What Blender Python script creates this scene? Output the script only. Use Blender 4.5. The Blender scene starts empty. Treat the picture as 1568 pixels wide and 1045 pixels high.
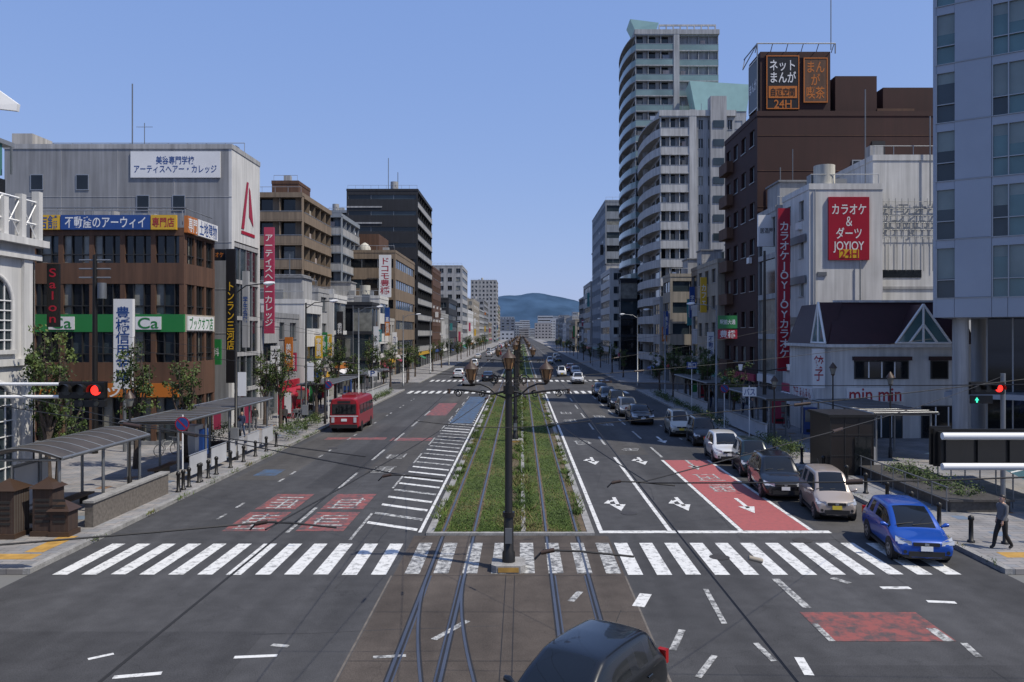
import bpy, math, random
import numpy as np
from mathutils import Vector, Matrix
R=random.Random(11)
sc=bpy.context.scene
sc.view_settings.view_transform='Standard'; sc.view_settings.look='None'; sc.view_settings.exposure=0
COL=sc.collection
# ------------------------------------------------------------ world / light / camera
SUN_EL=math.radians(56); sd=Vector((0.90,-0.44,0)).normalized()
w=bpy.data.worlds.new("World"); sc.world=w; w.use_nodes=True
nt=w.node_tree; bg=nt.nodes['Background']; sky=nt.nodes.new('ShaderNodeTexSky')
sky.sky_type='NISHITA'; sky.sun_disc=False; sky.sun_elevation=SUN_EL
sky.sun_rotation=math.atan2(sd.x,sd.y); sky.altitude=0; sky.air_density=1.0; sky.dust_density=0.6; sky.ozone_density=2.5
sp=nt.nodes.new('ShaderNodeSeparateColor'); cb=nt.nodes.new('ShaderNodeCombineColor'); nt.links.new(sky.outputs[0],sp.inputs[0])
for i,(g,k) in enumerate(((.46,1.44),(.36,1.98),(.20,4.0))):   # colour-grade of the clear sky: paler, even spring blue
    p=nt.nodes.new('ShaderNodeMath'); p.operation='POWER'; p.inputs[1].default_value=g; nt.links.new(sp.outputs[i],p.inputs[0])
    q=nt.nodes.new('ShaderNodeMath'); q.operation='MULTIPLY'; q.inputs[1].default_value=k; nt.links.new(p.outputs[0],q.inputs[0]); nt.links.new(q.outputs[0],cb.inputs[i])
nt.links.new(cb.outputs[0],bg.inputs[0]); bg.inputs[1].default_value=0.135
sl=bpy.data.lights.new('sun','SUN'); sl.energy=4.7; sl.angle=math.radians(.53); sl.color=(1,.93,.81)
so=bpy.data.objects.new('sun',sl); COL.objects.link(so)
dv=Vector((sd.x*math.cos(SUN_EL),sd.y*math.cos(SUN_EL),math.sin(SUN_EL)))
so.rotation_euler=dv.to_track_quat('Z','Y').to_euler(); so.location=dv*100
cd=bpy.data.cameras.new('camera'); cam=bpy.data.objects.new('camera',cd); COL.objects.link(cam)
cam.location=(0,0,7); cam.rotation_euler=(math.radians(90),0,0); cd.lens=28; cd.sensor_width=36
cd.shift_x=-0.0089; cd.shift_y=-0.0073; cd.clip_end=20000; cd.clip_start=.1; sc.camera=cam
# ------------------------------------------------------------ materials
MC={}
def M(name,col,rough=.7,metal=0,var=.12,scale=.8,streak=0,bump=0,spec=.5,coat=0,emis=0,fine=0):
    if name in MC: return MC[name]
    m=bpy.data.materials.new(name); m.use_nodes=True; n=m.node_tree.nodes; l=m.node_tree.links
    b=n['Principled BSDF']; b.inputs['Roughness'].default_value=rough; b.inputs['Metallic'].default_value=metal
    b.inputs['Specular IOR Level'].default_value=spec; b.inputs['Coat Weight'].default_value=coat
    c=(*col,1)
    if emis: b.inputs['Emission Color'].default_value=c; b.inputs['Emission Strength'].default_value=emis
    tc=n.new('ShaderNodeTexCoord')
    no=n.new('ShaderNodeTexNoise'); no.inputs['Scale'].default_value=scale; no.inputs['Detail'].default_value=6
    l.new(tc.outputs['Object'],no.inputs['Vector'])
    mr=n.new('ShaderNodeMapRange'); mr.inputs[1].default_value=.3; mr.inputs[2].default_value=.7
    mr.inputs[3].default_value=1-var; mr.inputs[4].default_value=1+var; l.new(no.outputs[0],mr.inputs[0])
    fac=mr.outputs[0]
    if streak:
        for sca,ns,amt in (((2.2,2.2,.12),1.3,streak),((5,5,.25),1.0,streak*.6)):
            mp=n.new('ShaderNodeMapping'); mp.inputs['Scale'].default_value=sca; l.new(tc.outputs['Object'],mp.inputs[0])
            n2=n.new('ShaderNodeTexNoise'); n2.inputs['Scale'].default_value=ns; n2.inputs['Detail'].default_value=5; l.new(mp.outputs[0],n2.inputs['Vector'])
            m2=n.new('ShaderNodeMapRange'); m2.inputs[1].default_value=.35; m2.inputs[2].default_value=.62; m2.inputs[3].default_value=1-amt; m2.inputs[4].default_value=1; l.new(n2.outputs[0],m2.inputs[0])
            mm=n.new('ShaderNodeMath'); mm.operation='MULTIPLY'; l.new(fac,mm.inputs[0]); l.new(m2.outputs[0],mm.inputs[1]); fac=mm.outputs[0]
    if fine:
        n3=n.new('ShaderNodeTexNoise'); n3.inputs['Scale'].default_value=22; n3.inputs['Detail'].default_value=3; l.new(tc.outputs['Object'],n3.inputs['Vector'])
        m3=n.new('ShaderNodeMapRange'); m3.inputs[1].default_value=.3; m3.inputs[2].default_value=.7; m3.inputs[3].default_value=1-fine; m3.inputs[4].default_value=1+fine; l.new(n3.outputs[0],m3.inputs[0])
        mm=n.new('ShaderNodeMath'); mm.operation='MULTIPLY'; l.new(fac,mm.inputs[0]); l.new(m3.outputs[0],mm.inputs[1]); fac=mm.outputs[0]
    vm=n.new('ShaderNodeVectorMath'); vm.operation='SCALE'; vm.inputs[0].default_value=col; l.new(fac,vm.inputs['Scale'])
    l.new(vm.outputs[0],b.inputs['Base Color'])
    if bump:
        bp=n.new('ShaderNodeBump'); bp.inputs['Strength'].default_value=bump; bp.inputs['Distance'].default_value=.03; l.new(no.outputs[0],bp.inputs['Height']); l.new(bp.outputs[0],b.inputs['Normal'])
    MC[name]=m; return m
def wallm(name,col,streak=.28,rough=.8): return M(name,col,rough,var=.08,scale=.5,streak=streak)
W_GREY=wallm('concrete_grey',(.25,.255,.265)); W_WHITE=wallm('wall_white',(.58,.575,.56),.2); W_OFF=wallm('wall_offwhite',(.42,.40,.37))
W_BEIGE=wallm('wall_beige',(.34,.30,.24)); W_TAN=wallm('wall_tan',(.22,.165,.115)); W_BROWN=wallm('wall_brown',(.105,.052,.030))
W_MAROON=wallm('wall_maroon',(.036,.011,.009),.15); W_DARK=wallm('wall_charcoal',(.020,.022,.028)); W_BLUEG=wallm('wall_bluegrey',(.24,.27,.31))
W_LTG=wallm('wall_lightgrey',(.36,.36,.36)); W_PINK=wallm('wall_pinkish',(.42,.35,.32)); W_CREAM=wallm('wall_cream',(.55,.53,.46))
GL1=M('glass_dark',(.010,.012,.014),.06,var=.5,scale=.35,spec=.5,bump=.05); GL2=M('glass_blue',(.03,.042,.05),.08,var=.4,scale=.3,spec=.5)
GL3=M('glass_curtain',(.18,.18,.16),.25,var=.3,scale=1.5,spec=.5); GLT=M('glass_teal',(.07,.14,.15),.08,var=.3,scale=.3,spec=.7)
GRAIL=M('glass_rail_green',(.16,.23,.23),.15,var=.2,scale=.3)
GLS=[GL1,GL1,GL1,GL1,GL2,GL2,GL3]
FR=M('alu_frame',(.3,.31,.32),.4,.5,var=.05); FRD=M('dark_frame',(.02,.02,.02),.5,var=.05)
METAL=M('metal_grey',(.2,.21,.22),.45,.6); DARKM=M('metal_dark',(.012,.011,.010),.45,.2); BROWNM=M('metal_brown',(.045,.025,.015),.5)
WHITEP=M('paint_white_obj',(.7,.7,.69),.45,var=.06); BLACK=M('black_rubber',(.012,.012,.013),.7)
SRED=M('sign_red',(.30,.006,.022),.4,var=.05); SBLUE=M('sign_blue',(.012,.05,.2),.4,var=.05); SGREEN=M('sign_green',(.02,.17,.045),.4,var=.05)
SYEL=M('sign_yellow',(.55,.33,.02),.4,var=.05); SORA=M('sign_orange',(.42,.13,.02),.4,var=.05); SBLK=M('sign_black',(.01,.009,.01),.4,var=.05)
SPINK=M('sign_pink',(.34,.035,.08),.4,var=.05); STEAL=M('sign_teal',(.04,.22,.23),.4,var=.05); SWHT=M('sign_white',(.64,.64,.64),.4,var=.05)
SIGNS=[SRED,SBLUE,SGREEN,SYEL,SORA,SWHT,SWHT,SWHT,STEAL,SPINK,SBLK]
SKIN=M('skin',(.5,.3,.21),.6); HAIR=M('hair_dark',(.02,.015,.012),.5)
# ------------------------------------------------------------ mesh builder
class B:
    def __init__(s,name,loc=(0,0,0)):
        s.name=name; s.loc=Vector(loc); s.parts={}; s.texts=[]
    def P(s,part):
        if part not in s.parts: s.parts[part]=dict(v=[],f=[],m=[],mats=[],s=[])
        return s.parts[part]
    def mi(s,p,mat):
        if mat not in p['mats']: p['mats'].append(mat)
        return p['mats'].index(mat)
    def poly(s,part,pts,mat,faces=None,smooth=False):
        p=s.P(part); k=len(p['v']); i=s.mi(p,mat)
        p['v']+= [(q[0]-s.loc.x,q[1]-s.loc.y,q[2]-s.loc.z) for q in pts]
        for f in (faces or [tuple(range(len(pts)))]): p['f'].append(tuple(a+k for a in f)); p['m'].append(i); p['s'].append(smooth)
    def box(s,part,x0,x1,y0,y1,z0,z1,mat):
        s.poly(part,[(x0,y0,z0),(x1,y0,z0),(x1,y1,z0),(x0,y1,z0),(x0,y0,z1),(x1,y0,z1),(x1,y1,z1),(x0,y1,z1)],mat,
          [(3,2,1,0),(4,5,6,7),(0,1,5,4),(1,2,6,5),(2,3,7,6),(3,0,4,7)])
    def fbox(s,part,F,a0,a1,z0,z1,d0,d1,mat):
        o,u,n=F; pt=[]
        for z in (z0,z1):
            for a,d in ((a0,d1),(a1,d1),(a1,d0),(a0,d0)):
                q=o+u*a+n*d; pt.append((q.x,q.y,z))
        s.poly(part,pt,mat,[(3,2,1,0),(4,5,6,7),(0,1,5,4),(1,2,6,5),(2,3,7,6),(3,0,4,7)])
    def fquad(s,part,F,a0,a1,z0,z1,d,mat):
        o,u,n=F; q=[o+u*a+n*d for a in (a0,a1)]
        s.poly(part,[(q[0].x,q[0].y,z0),(q[1].x,q[1].y,z0),(q[1].x,q[1].y,z1),(q[0].x,q[0].y,z1)],mat)
    def tube(s,part,pts,rad,mat,seg=8,cap=True):
        pts=[Vector(p) for p in pts]; n=len(pts)
        if not hasattr(rad,'__len__'): rad=[rad]*n
        V=[];Fc=[]; ref=Vector((0,0,1))
        t0=(pts[-1]-pts[0]).normalized()
        if abs(t0.z)>.9: ref=Vector((1,0,0))
        for i,p in enumerate(pts):
            t=(pts[min(i+1,n-1)]-pts[max(i-1,0)]).normalized()
            a=t.cross(ref)
            if a.length<1e-3: a=t.cross(Vector((0,1,0)))
            a.normalize(); b=t.cross(a)
            for k in range(seg):
                an=2*math.pi*k/seg; V.append(p+(a*math.cos(an)+b*math.sin(an))*rad[i])
        for i in range(n-1):
            for k in range(seg):
                k2=(k+1)%seg; Fc.append((i*seg+k,i*seg+k2,(i+1)*seg+k2,(i+1)*seg+k))
        s.poly(part,V,mat,Fc,smooth=seg>5)
        if cap: s.poly(part,V[:seg],mat); s.poly(part,V[-seg:],mat)
    def text(s,F,a0,a1,z0,z1,d,body,mat,vertical=False):
        s.texts.append((F,a0,a1,z0,z1,d,body,mat,vertical))
    def sign(s,F,a0,a1,z0,z1,d0,d1,bgm,body,tm,vertical=False,pad=.1,border=None):
        s.fbox('sign_panel',F,a0,a1,z0,z1,d0,d1,bgm)
        if border: 
            t=.09
            for q in ((a0,a1,z0,z0+t),(a0,a1,z1-t,z1),(a0,a0+t,z0+t,z1-t),(a1-t,a1,z0+t,z1-t)): s.fbox('sign_border',F,*q,d1+.002,d1+.03,border)
        if body:
            pw=(a1-a0)*pad; pz=(z1-z0)*pad*.7
            s.text(F,a0+pw,a1-pw,z0+pz,z1-pz,d1+.01,body,tm,vertical)
    def done(s,single=False,rot=None,keep_mesh=False):
        objs=[]
        for pn,p in s.parts.items():
            me=bpy.data.meshes.new(pn); me.from_pydata(p['v'],[],p['f']); 
            for m in p['mats']: me.materials.append(m)
            me.polygons.foreach_set('material_index',p['m']); me.polygons.foreach_set('use_smooth',p['s']); me.update()
            ob=bpy.data.objects.new(pn,me); COL.objects.link(ob); objs.append(ob)
        if single and len(objs)==1 and not s.texts:
            objs[0].name=s.name; objs[0].location=s.loc; return objs[0]
        e=bpy.data.objects.new(s.name,None); COL.objects.link(e); e.location=s.loc; e.empty_display_size=.3
        for ob in objs: ob.parent=e
        for (F,a0,a1,z0,z1,d,body,mat,vert) in s.texts:
            o,u,n=F
            cu=bpy.data.curves.new('lettering','FONT'); cu.body='\n'.join(body) if vert else body
            cu.align_x='CENTER'; cu.align_y='CENTER'; cu.size=1; cu.offset=.012; cu.extrude=.0; cu.space_line=.95 if vert else 1
            cu.materials.append(mat)
            t=bpy.data.objects.new('lettering',cu); COL.objects.link(t)
            TXT.append((t,e,F,a0,a1,z0,z1,d,s.loc.copy()))
        return e
TXT=[]
def place_texts():
    bpy.context.view_layer.update()
    for (t,e,F,a0,a1,z0,z1,d,loc) in TXT:
        o,u,n=F; bb=[Vector(c) for c in t.bound_box]
        mx=Vector((max(c.x for c in bb),max(c.y for c in bb),0)); mn=Vector((min(c.x for c in bb),min(c.y for c in bb),0))
        wd=max(mx.x-mn.x,.01); hh=max(mx.y-mn.y,.01); cx=(mx+mn)/2
        sx=(a1-a0)/wd; sz=(z1-z0)/hh; k=min(sx,sz); sx=min(sx,k*1.35); sz=min(sz,k*1.35)
        q=o+u*((a0+a1)/2)+n*d; c=Vector((q.x,q.y,(z0+z1)/2))-loc
        z=Vector((0,0,1)); c-=u*(cx.x*sx)+z*(cx.y*sz)
        m=Matrix(((u.x*sx,z.x*sz,n.x,c.x),(u.y*sx,z.y*sz,n.y,c.y),(u.z*sx,z.z*sz,n.z,c.z),(0,0,0,1)))
        t.parent=e; t.matrix_local=m
def V2(x,y): return Vector((x,y,0))
def Fcam(x,y): return (V2(x,y),V2(1,0),V2(0,-1))       # facing -Y
def Fleft(x,y): return (V2(x,y),V2(0,1),V2(1,0))        # facing +X
def Fright(x,y): return (V2(x,y),V2(0,-1),V2(-1,0))     # facing -X
# ------------------------------------------------------------ facades
T=.22
def facade(b,F,w,z0,z1,fh=3.2,style='punched',wall=W_GREY,nw=None,ww=.55,sill=.9,wh=1.5,shop=True,rail=None,gls=GLS):
    nf=max(1,round((z1-z0)/fh)); fh=(z1-z0)/nf
    nw=nw or max(1,int(w/2.6)); bw=w/nw
    if style=='blank': b.fbox('walls',F,0,w,z0,z1,-T,0,wall); return
    for f in range(nf):
        zb=z0+f*fh; zt=zb+fh
        if f==0 and shop and z0<.5:
            b.fbox('walls',F,0,w,zt-.7,zt,-T,0,wall)
            npn=max(1,int(w/4)); pw=w/npn
            for i in range(npn+1):
                a=min(max(i*pw-.2,0),w-.4); b.fbox('walls',F,a,a+.4,zb,zt-.7,-T,0,wall)
            b.fquad('glass',F,0,w,zb,zt-.7,-T+.01,R.choice([GL1,GL2]))
            for i in range(npn*3): 
                a=(i+.5)*w/(npn*3); b.fbox('frames',F,a,a+.05,zb,zt-.7,-T+.02,-.08,FR)
            sm=R.choice(SIGNS)
            b.fbox('fascia_sign',F,.3,w-.3,zt-.75,zt-.1,.003,.18,sm)
            if R.random()<.6:
                o,u,n=F; am=R.choice([SRED,SGREEN,SWHT,SBLUE,W_BEIGE,STEAL]); a0,a1=.4,min(w-.3,.4+pw)
                pa=[o+u*a0+n*.19,o+u*a1+n*.19,o+u*a1+n*1.1,o+u*a0+n*1.1]
                b.poly('awning',[(p.x,p.y,(zt-.8 if i<2 else zt-1.25)) for i,p in enumerate(pa)],am)
                pb=[pa[3],pa[2]]; b.poly('awning',[(pb[0].x,pb[0].y,zt-1.25),(pb[1].x,pb[1].y,zt-1.25),(pb[1].x,pb[1].y,zt-1.5),(pb[0].x,pb[0].y,zt-1.5)],am)
            continue
        if style=='punched':
            b.fbox('walls',F,0,w,zb,zb+sill,-T,0,wall); h=min(wh,fh-sill-.15)
            b.fbox('walls',F,0,w,zb+sill+h,zt,-T,0,wall)
            g=bw*(1-ww)/2; x=0
            for i in range(nw):
                a0=i*bw+g; a1=(i+1)*bw-g
                b.fbox('walls',F,x,a0,zb+sill,zb+sill+h,-T,0,wall); x=a1
                b.fquad('glass',F,a0,a1,zb+sill,zb+sill+h,-T+.03,R.choice(gls))
                b.fbox('frames',F,(a0+a1)/2-.03,(a0+a1)/2+.03,zb+sill,zb+sill+h,-T+.035,-T+.09,FR)
                b.fbox('frames',F,a0-.05,a1+.05,zb+sill-.06,zb+sill,.003,.07,FR)
                if R.random()<.12: b.fbox('wall_ac_unit',F,a0,a0+.7,zb+.15,zb+.7,.003,.3,SWHT)
            b.fbox('walls',F,x,w,zb+sill,zb+sill+h,-T,0,wall)
        elif style=='ribbon':
            h=min(wh,fh-sill-.1); b.fbox('walls',F,0,w,zb,zb+sill,-T,0,wall); b.fbox('walls',F,0,w,zb+sill+h,zt,-T,0,wall)
            b.fbox('walls',F,0,.35,zb+sill,zb+sill+h,-T,0,wall); b.fbox('walls',F,w-.35,w,zb+sill,zb+sill+h,-T,0,wall)
            for i in range(nw):
                a0=.35+i*(w-.7)/nw; a1=.35+(i+1)*(w-.7)/nw
                b.fquad('glass',F,a0,a1,zb+sill,zb+sill+h,-T+.03,R.choice(gls)); b.fbox('frames',F,a0-.03,a0+.03,zb+sill,zb+sill+h,-T+.035,-T+.1,FR)
        elif style=='curtain':
            for i in range(nw):
                b.fquad('glass',F,i*bw,(i+1)*bw,zb,zt,-T+.03,R.choice(gls)); b.fbox('frames',F,i*bw,i*bw+.07,zb,zt,-T+.04,0,FR)
            b.fbox('walls',F,0,w,zt-.45,zt,-T,-.01,wall)
        elif style=='balcony':
            b.fquad('glass',F,0,w,zb,zt-.2,-1.0,GL1)
            for i in range(nw):
                a0=i*bw
                b.fquad('glass',F,a0+.3,a0+bw*.55,zb,zb+2.2,-.98,R.choice(GLS)); b.fbox('walls',F,a0+bw*.62,a0+bw*.95,zb,zt-.2,-.97,-.9,wall)
                b.fbox('balcony_divider',F,a0-.06 if i else 0,a0+.06 if i else .12,zb,zt-.2,-.89,-.12,wall)
                if R.random()<.35: b.fbox('balcony_clutter',F,a0+.5,a0+1.2,zb+.02,zb+.9,-.6,-.3,R.choice([SWHT,FR]))
                if R.random()<.15: b.fbox('laundry',F,a0+.4,a0+bw*.7,zb+1.25,zb+2.0,-.45,-.43,R.choice([SWHT,W_BLUEG,W_PINK,W_BEIGE]))
            b.fbox('balcony_divider',F,w-.12,w,zb,zt-.2,-.89,-.12,wall)
            b.fbox('balcony_slab',F,0,w,zt-.2,zt,-1.0,.05,wall)
            b.fbox('balcony_rail',F,0,w,zb+.02,zb+1.1,-.1,0,rail or wall); b.fbox('balcony_rail',F,0,w,zb+1.1,zb+1.16,-.12,.03,FR)
def roof_clutter(b,x0,x1,y0,y1,h,n=3,box=True):
    if x1-x0<3 or y1-y0<3: return
    if box:
        cx=R.uniform(x0+2,x1-2) if x1-x0>5 else (x0+x1)/2; cy=R.uniform(y0+2,y1-2) if y1-y0>5 else (y0+y1)/2; s=min(1.8,(x1-x0)/3,(y1-y0)/3); 
        b.box('stair_house',cx-s,cx+s,cy-s,cy+s,h,h+2.6,W_LTG); b.box('stair_house',cx-s-.15,cx+s+.15,cy-s-.15,cy+s+.15,h+2.6,h+2.75,W_GREY)
        if R.random()<.6: b.tube('antenna',[(cx,cy,h+2.75),(cx,cy,h+2.75+R.uniform(1.5,4))],.04,METAL,5)
    for i in range(n):
        x=R.uniform(x0+1,x1-1); y=R.uniform(y0+1,y1-1); s=R.uniform(.4,.8)
        b.box('ac_unit',x-s,x+s,y-.4,y+.4,h+.15,h+.15+R.uniform(.8,1.5),R.choice([FR,W_LTG,METAL]))
    if R.random()<.35:
        x=R.uniform(x0+1,x1-1); y=y0+1; b.tube('water_tank',[(x,y,h+.5),(x,y,h+2)],.8,R.choice([W_CREAM,W_LTG]),12)
    yy=y0+.25
    k=max(2,int((x1-x0)/1.5))
    for i in range(k+1):
        x=x0+.2+(x1-x0-.4)*i/k; b.tube('roof_rail',[(x,yy,h+.3),(x,yy,h+1.2)],.025,FR,4,False)
    b.tube('roof_rail',[(x0+.2,yy,h+1.2),(x1-.2,yy,h+1.2)],.03,FR,4,False)
def building(name,x0,x1,y0,y1,h,side,wall,cs='punched',ss='punched',fh=3.2,clut=3,roofbox=True,ret=False,shop=True,nwc=None,nws=None,rail=None,cww=.5,sww=.55,sill=.9,wh=1.5,gls=GLS,pv=True):
    b=B(name,((x0+x1)/2,(y0+y1)/2,0))
    ic=1.02 if cs=='balcony' else T; iss=1.02 if ss=='balcony' else T
    if side=='L': cx0,cx1=x0,x1-iss
    else: cx0,cx1=x0+iss,x1
    b.box('core',cx0,cx1,y0+ic,y1,0,h,wall)
    facade(b,Fcam(x0,y0),x1-x0,0,h,fh,cs,wall,nw=nwc,shop=False,rail=rail,ww=cww,sill=sill,wh=wh,gls=gls)
    d=(y1-y0-ic)
    F=Fleft(x1,y0+ic) if side=='L' else Fright(x0,y1)
    facade(b,F,d,0,h,fh,ss,wall,nw=nws,shop=shop,rail=rail,ww=sww,sill=sill,wh=wh,gls=gls)
    p=.05
    for q in ((x0-p,x1+p,y0-p,y0+.2),(x0-p,x1+p,y1-.25,y1+p)): b.box('parapet',*q,h,h+.45,wall)
    for q in ((x0-p,x0+.2),(x1-.2,x1+p)): b.box('parapet',*q,y0+.2,y1-.25,h,h+.45,wall)
    if clut: roof_clutter(b,x0,x1,y0,y1,h,clut,roofbox)
    if pv:
        for rep in range(2):
            if R.random()>.7: continue
            X=x1 if side=='L' else x0-.9; y=R.uniform(y0+.5,min(y1-.5,y0+5)); z0=R.uniform(3.5,max(3.6,h-5)); z1=min(h-.5,z0+R.uniform(1.2,4.5)); Fs=Fcam(X,y)
            if z1<z0+.6: continue
            m=R.choice(SIGNS); tm=SWHT if m is not SWHT else R.choice([SRED,SBLUE,SBLK,SGREEN])
            if y0<150: b.sign(Fs,.1,.8,z0,z1,-.2,0,m,R.choice(['薬局','歯科','居酒屋','カフェ','不動産','美容室','ホテル','学習塾']),tm,True,pad=.15)
            else: b.fbox('sign_panel',Fs,.1,.85,z0,z1,-.2,0,m)
    if ret: return b
    return b.done()
# ============================================================ GROUND
def sheet(name,x0,x1,y0,y1,z,mat,nx=1):
    b=B(name); b.poly('g',[(x0,y0,z),(x1,y0,z),(x1,y1,z),(x0,y1,z)],mat); return b.done(single=True)
def asphalt(name,base,patch=.2,crack=.8):
    m=bpy.data.materials.new(name); m.use_nodes=True; n=m.node_tree.nodes; l=m.node_tree.links; b=n['Principled BSDF']; b.inputs['Roughness'].default_value=.85; b.inputs['Specular IOR Level'].default_value=.25
    tc=n.new('ShaderNodeTexCoord')
    def noise(s,scv,det=5,rg=(.3,.7),out=(0,1)):
        mp=n.new('ShaderNodeMapping'); mp.inputs['Scale'].default_value=scv; l.new(tc.outputs['Object'],mp.inputs[0])
        q=n.new('ShaderNodeTexNoise'); q.inputs['Scale'].default_value=s; q.inputs['Detail'].default_value=det; l.new(mp.outputs[0],q.inputs['Vector'])
        r=n.new('ShaderNodeMapRange'); r.inputs[1].default_value=rg[0]; r.inputs[2].default_value=rg[1]; r.inputs[3].default_value=out[0]; r.inputs[4].default_value=out[1]; l.new(q.outputs[0],r.inputs[0]); return r.outputs[0]
    a=noise(.16,(1,1,1),8,out=(1-patch,1+patch)); c=noise(1.2,(1,.05,1),4,out=(.84,1.16)); d=noise(38,(1,1,1),2,out=(.7,1.3)); e=noise(1.9,(1,1,1),9,rg=(.35,.75),out=(.88,1.16))
    v=n.new('ShaderNodeTexVoronoi'); v.feature='DISTANCE_TO_EDGE'; v.inputs['Scale'].default_value=.21
    dn=n.new('ShaderNodeTexNoise'); dn.inputs['Scale'].default_value=.8; dn.inputs['Detail'].default_value=8; l.new(tc.outputs['Object'],dn.inputs['Vector'])
    ad=n.new('ShaderNodeVectorMath'); ad.operation='ADD'; sc_=n.new('ShaderNodeVectorMath'); sc_.operation='SCALE'; sc_.inputs['Scale'].default_value=3.2
    l.new(dn.outputs['Color'],sc_.inputs[0]); l.new(tc.outputs['Object'],ad.inputs[0]); l.new(sc_.outputs[0],ad.inputs[1]); l.new(ad.outputs[0],v.inputs['Vector'])
    vr=n.new('ShaderNodeMapRange'); vr.inputs[1].default_value=.0; vr.inputs[2].default_value=.007; vr.inputs[3].default_value=crack; vr.inputs[4].default_value=1; l.new(v.outputs['Distance'],vr.inputs[0])
    def mul(x,y):
        q=n.new('ShaderNodeMath'); q.operation='MULTIPLY'; l.new(x,q.inputs[0]); l.new(y,q.inputs[1]); return q.outputs[0]
    f=mul(mul(mul(mul(a,c),d),vr.outputs[0]),e)
    vm=n.new('ShaderNodeVectorMath'); vm.operation='SCALE'; vm.inputs[0].default_value=base; l.new(f,vm.inputs['Scale']); l.new(vm.outputs[0],b.inputs['Base Color'])
    return m
ASPH=asphalt('asphalt',(.055,.055,.057)); ASPH2=asphalt('asphalt_old',(.064,.061,.058)); ASPHD=asphalt('asphalt_dark',(.045,.045,.047))
TRK=asphalt('track_paving',(.072,.060,.051),.3)
def paintm(name,col,wear=.5,thr=.5,under=(.056,.055,.055),soft=.06,sc_=4.5):
    m=bpy.data.materials.new(name); m.use_nodes=True; n=m.node_tree.nodes; l=m.node_tree.links; b=n['Principled BSDF']; b.inputs['Roughness'].default_value=.65
    tc=n.new('ShaderNodeTexCoord'); a=n.new('ShaderNodeTexNoise'); a.inputs['Scale'].default_value=sc_; a.inputs['Detail'].default_value=12; a.inputs['Roughness'].default_value=.75; l.new(tc.outputs['Object'],a.inputs['Vector'])
    r=n.new('ShaderNodeMapRange'); r.inputs[1].default_value=thr-soft; r.inputs[2].default_value=thr+soft; r.inputs[3].default_value=1-wear; r.inputs[4].default_value=1; l.new(a.outputs[0],r.inputs[0])
    mx=n.new('ShaderNodeMix'); mx.data_type='RGBA'; mx.inputs[6].default_value=(*under,1); mx.inputs[7].default_value=(*col,1); l.new(r.outputs[0],mx.inputs[0]); l.new(mx.outputs[2],b.inputs['Base Color']); return m
PW=paintm('road_paint',(.62,.62,.60),.7,.44); PWW=paintm('road_paint_worn',(.46,.46,.44),.9,.50); PR=paintm('road_red',(.33,.085,.08),.35,.44,soft=.1,sc_=5); PRW=paintm('road_red_worn',(.24,.07,.06),.9,.49,soft=.07,sc_=2.2)
PB=paintm('road_blue',(.05,.10,.18),.8,.5,soft=.08,sc_=2)
def tilem(name,c1,c2,mortar,s,bw=.5,rh=.25):
    m=bpy.data.materials.new(name); m.use_nodes=True; n=m.node_tree.nodes; l=m.node_tree.links; b=n['Principled BSDF']; b.inputs['Roughness'].default_value=.8
    tc=n.new('ShaderNodeTexCoord'); br=n.new('ShaderNodeTexBrick'); br.inputs['Scale'].default_value=s; br.inputs['Brick Width'].default_value=bw; br.inputs['Row Height'].default_value=rh
    br.inputs['Color1'].default_value=(*c1,1); br.inputs['Color2'].default_value=(*c2,1); br.inputs['Mortar'].default_value=(*mortar,1); br.inputs['Mortar Size'].default_value=.012
    l.new(tc.outputs['Object'],br.inputs['Vector'])
    no=n.new('ShaderNodeTexNoise'); no.inputs['Scale'].default_value=.7; no.inputs['Detail'].default_value=7; l.new(tc.outputs['Object'],no.inputs['Vector'])
    r=n.new('ShaderNodeMapRange'); r.inputs[1].default_value=.3; r.inputs[2].default_value=.7; r.inputs[3].default_value=.65; r.inputs[4].default_value=1.15; l.new(no.outputs[0],r.inputs[0])
    vm=n.new('ShaderNodeVectorMath'); vm.operation='SCALE'; l.new(br.outputs[0],vm.inputs[0]); l.new(r.outputs[0],vm.inputs['Scale']); l.new(vm.outputs[0],b.inputs['Base Color']); return m
PAVE=tilem('pavement_tiles',(.27,.25,.235),(.2,.205,.215),(.11,.11,.11),1.0,.6,.3)
KERB=M('kerb_concrete',(.24,.235,.225),.85,var=.25,scale=3,fine=.2)
TACT=M('tactile_yellow',(.38,.22,.05),.7,var=.25,scale=3)
GRASSM=M('grass_turf',(.05,.075,.012),.95,var=.4,scale=1.3,fine=.4); SOIL=M('soil',(.10,.072,.042),.95,var=.3,scale=2,fine=.3)
GROUND=M('ground_paving',(.13,.13,.125),.9,var=.2,scale=.05)
RAILM=M('rail_steel',(.16,.16,.17),.35,.8)
sheet('ground',-6000,6000,-60,9000,-.03,GROUND)
sheet('road',-14.3,14.1,-20,1500,0,ASPH)
for a,c in ((-80,-14.3),(14.1,80)):
    for y0,y1 in ((-20,21),(98,112)): sheet('side_road',a,c,y0,y1,0,ASPH)
for (x0,x1,y0,y1,m) in ((-13,-6,11,18.7,ASPHD),(4.5,13.8,13,16.8,ASPHD),(-9.8,-8.2,36,60,ASPHD),(5.6,7.4,46,88,ASPH2),(-13.8,-11.4,38,70,ASPH2),(10.6,13.9,28,60,ASPH2),(-7.9,-5.9,40,95,ASPH2)):
    sheet('asphalt_patch',x0,x1,y0,y1,.003,m)
def curb_strip(x,y0,y1,s):
    b=B('kerb'); b.box('k',min(x,x+s*.22),max(x,x+s*.22),y0,y1,-.02,.15,KERB)
    b.done(single=True)
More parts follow.
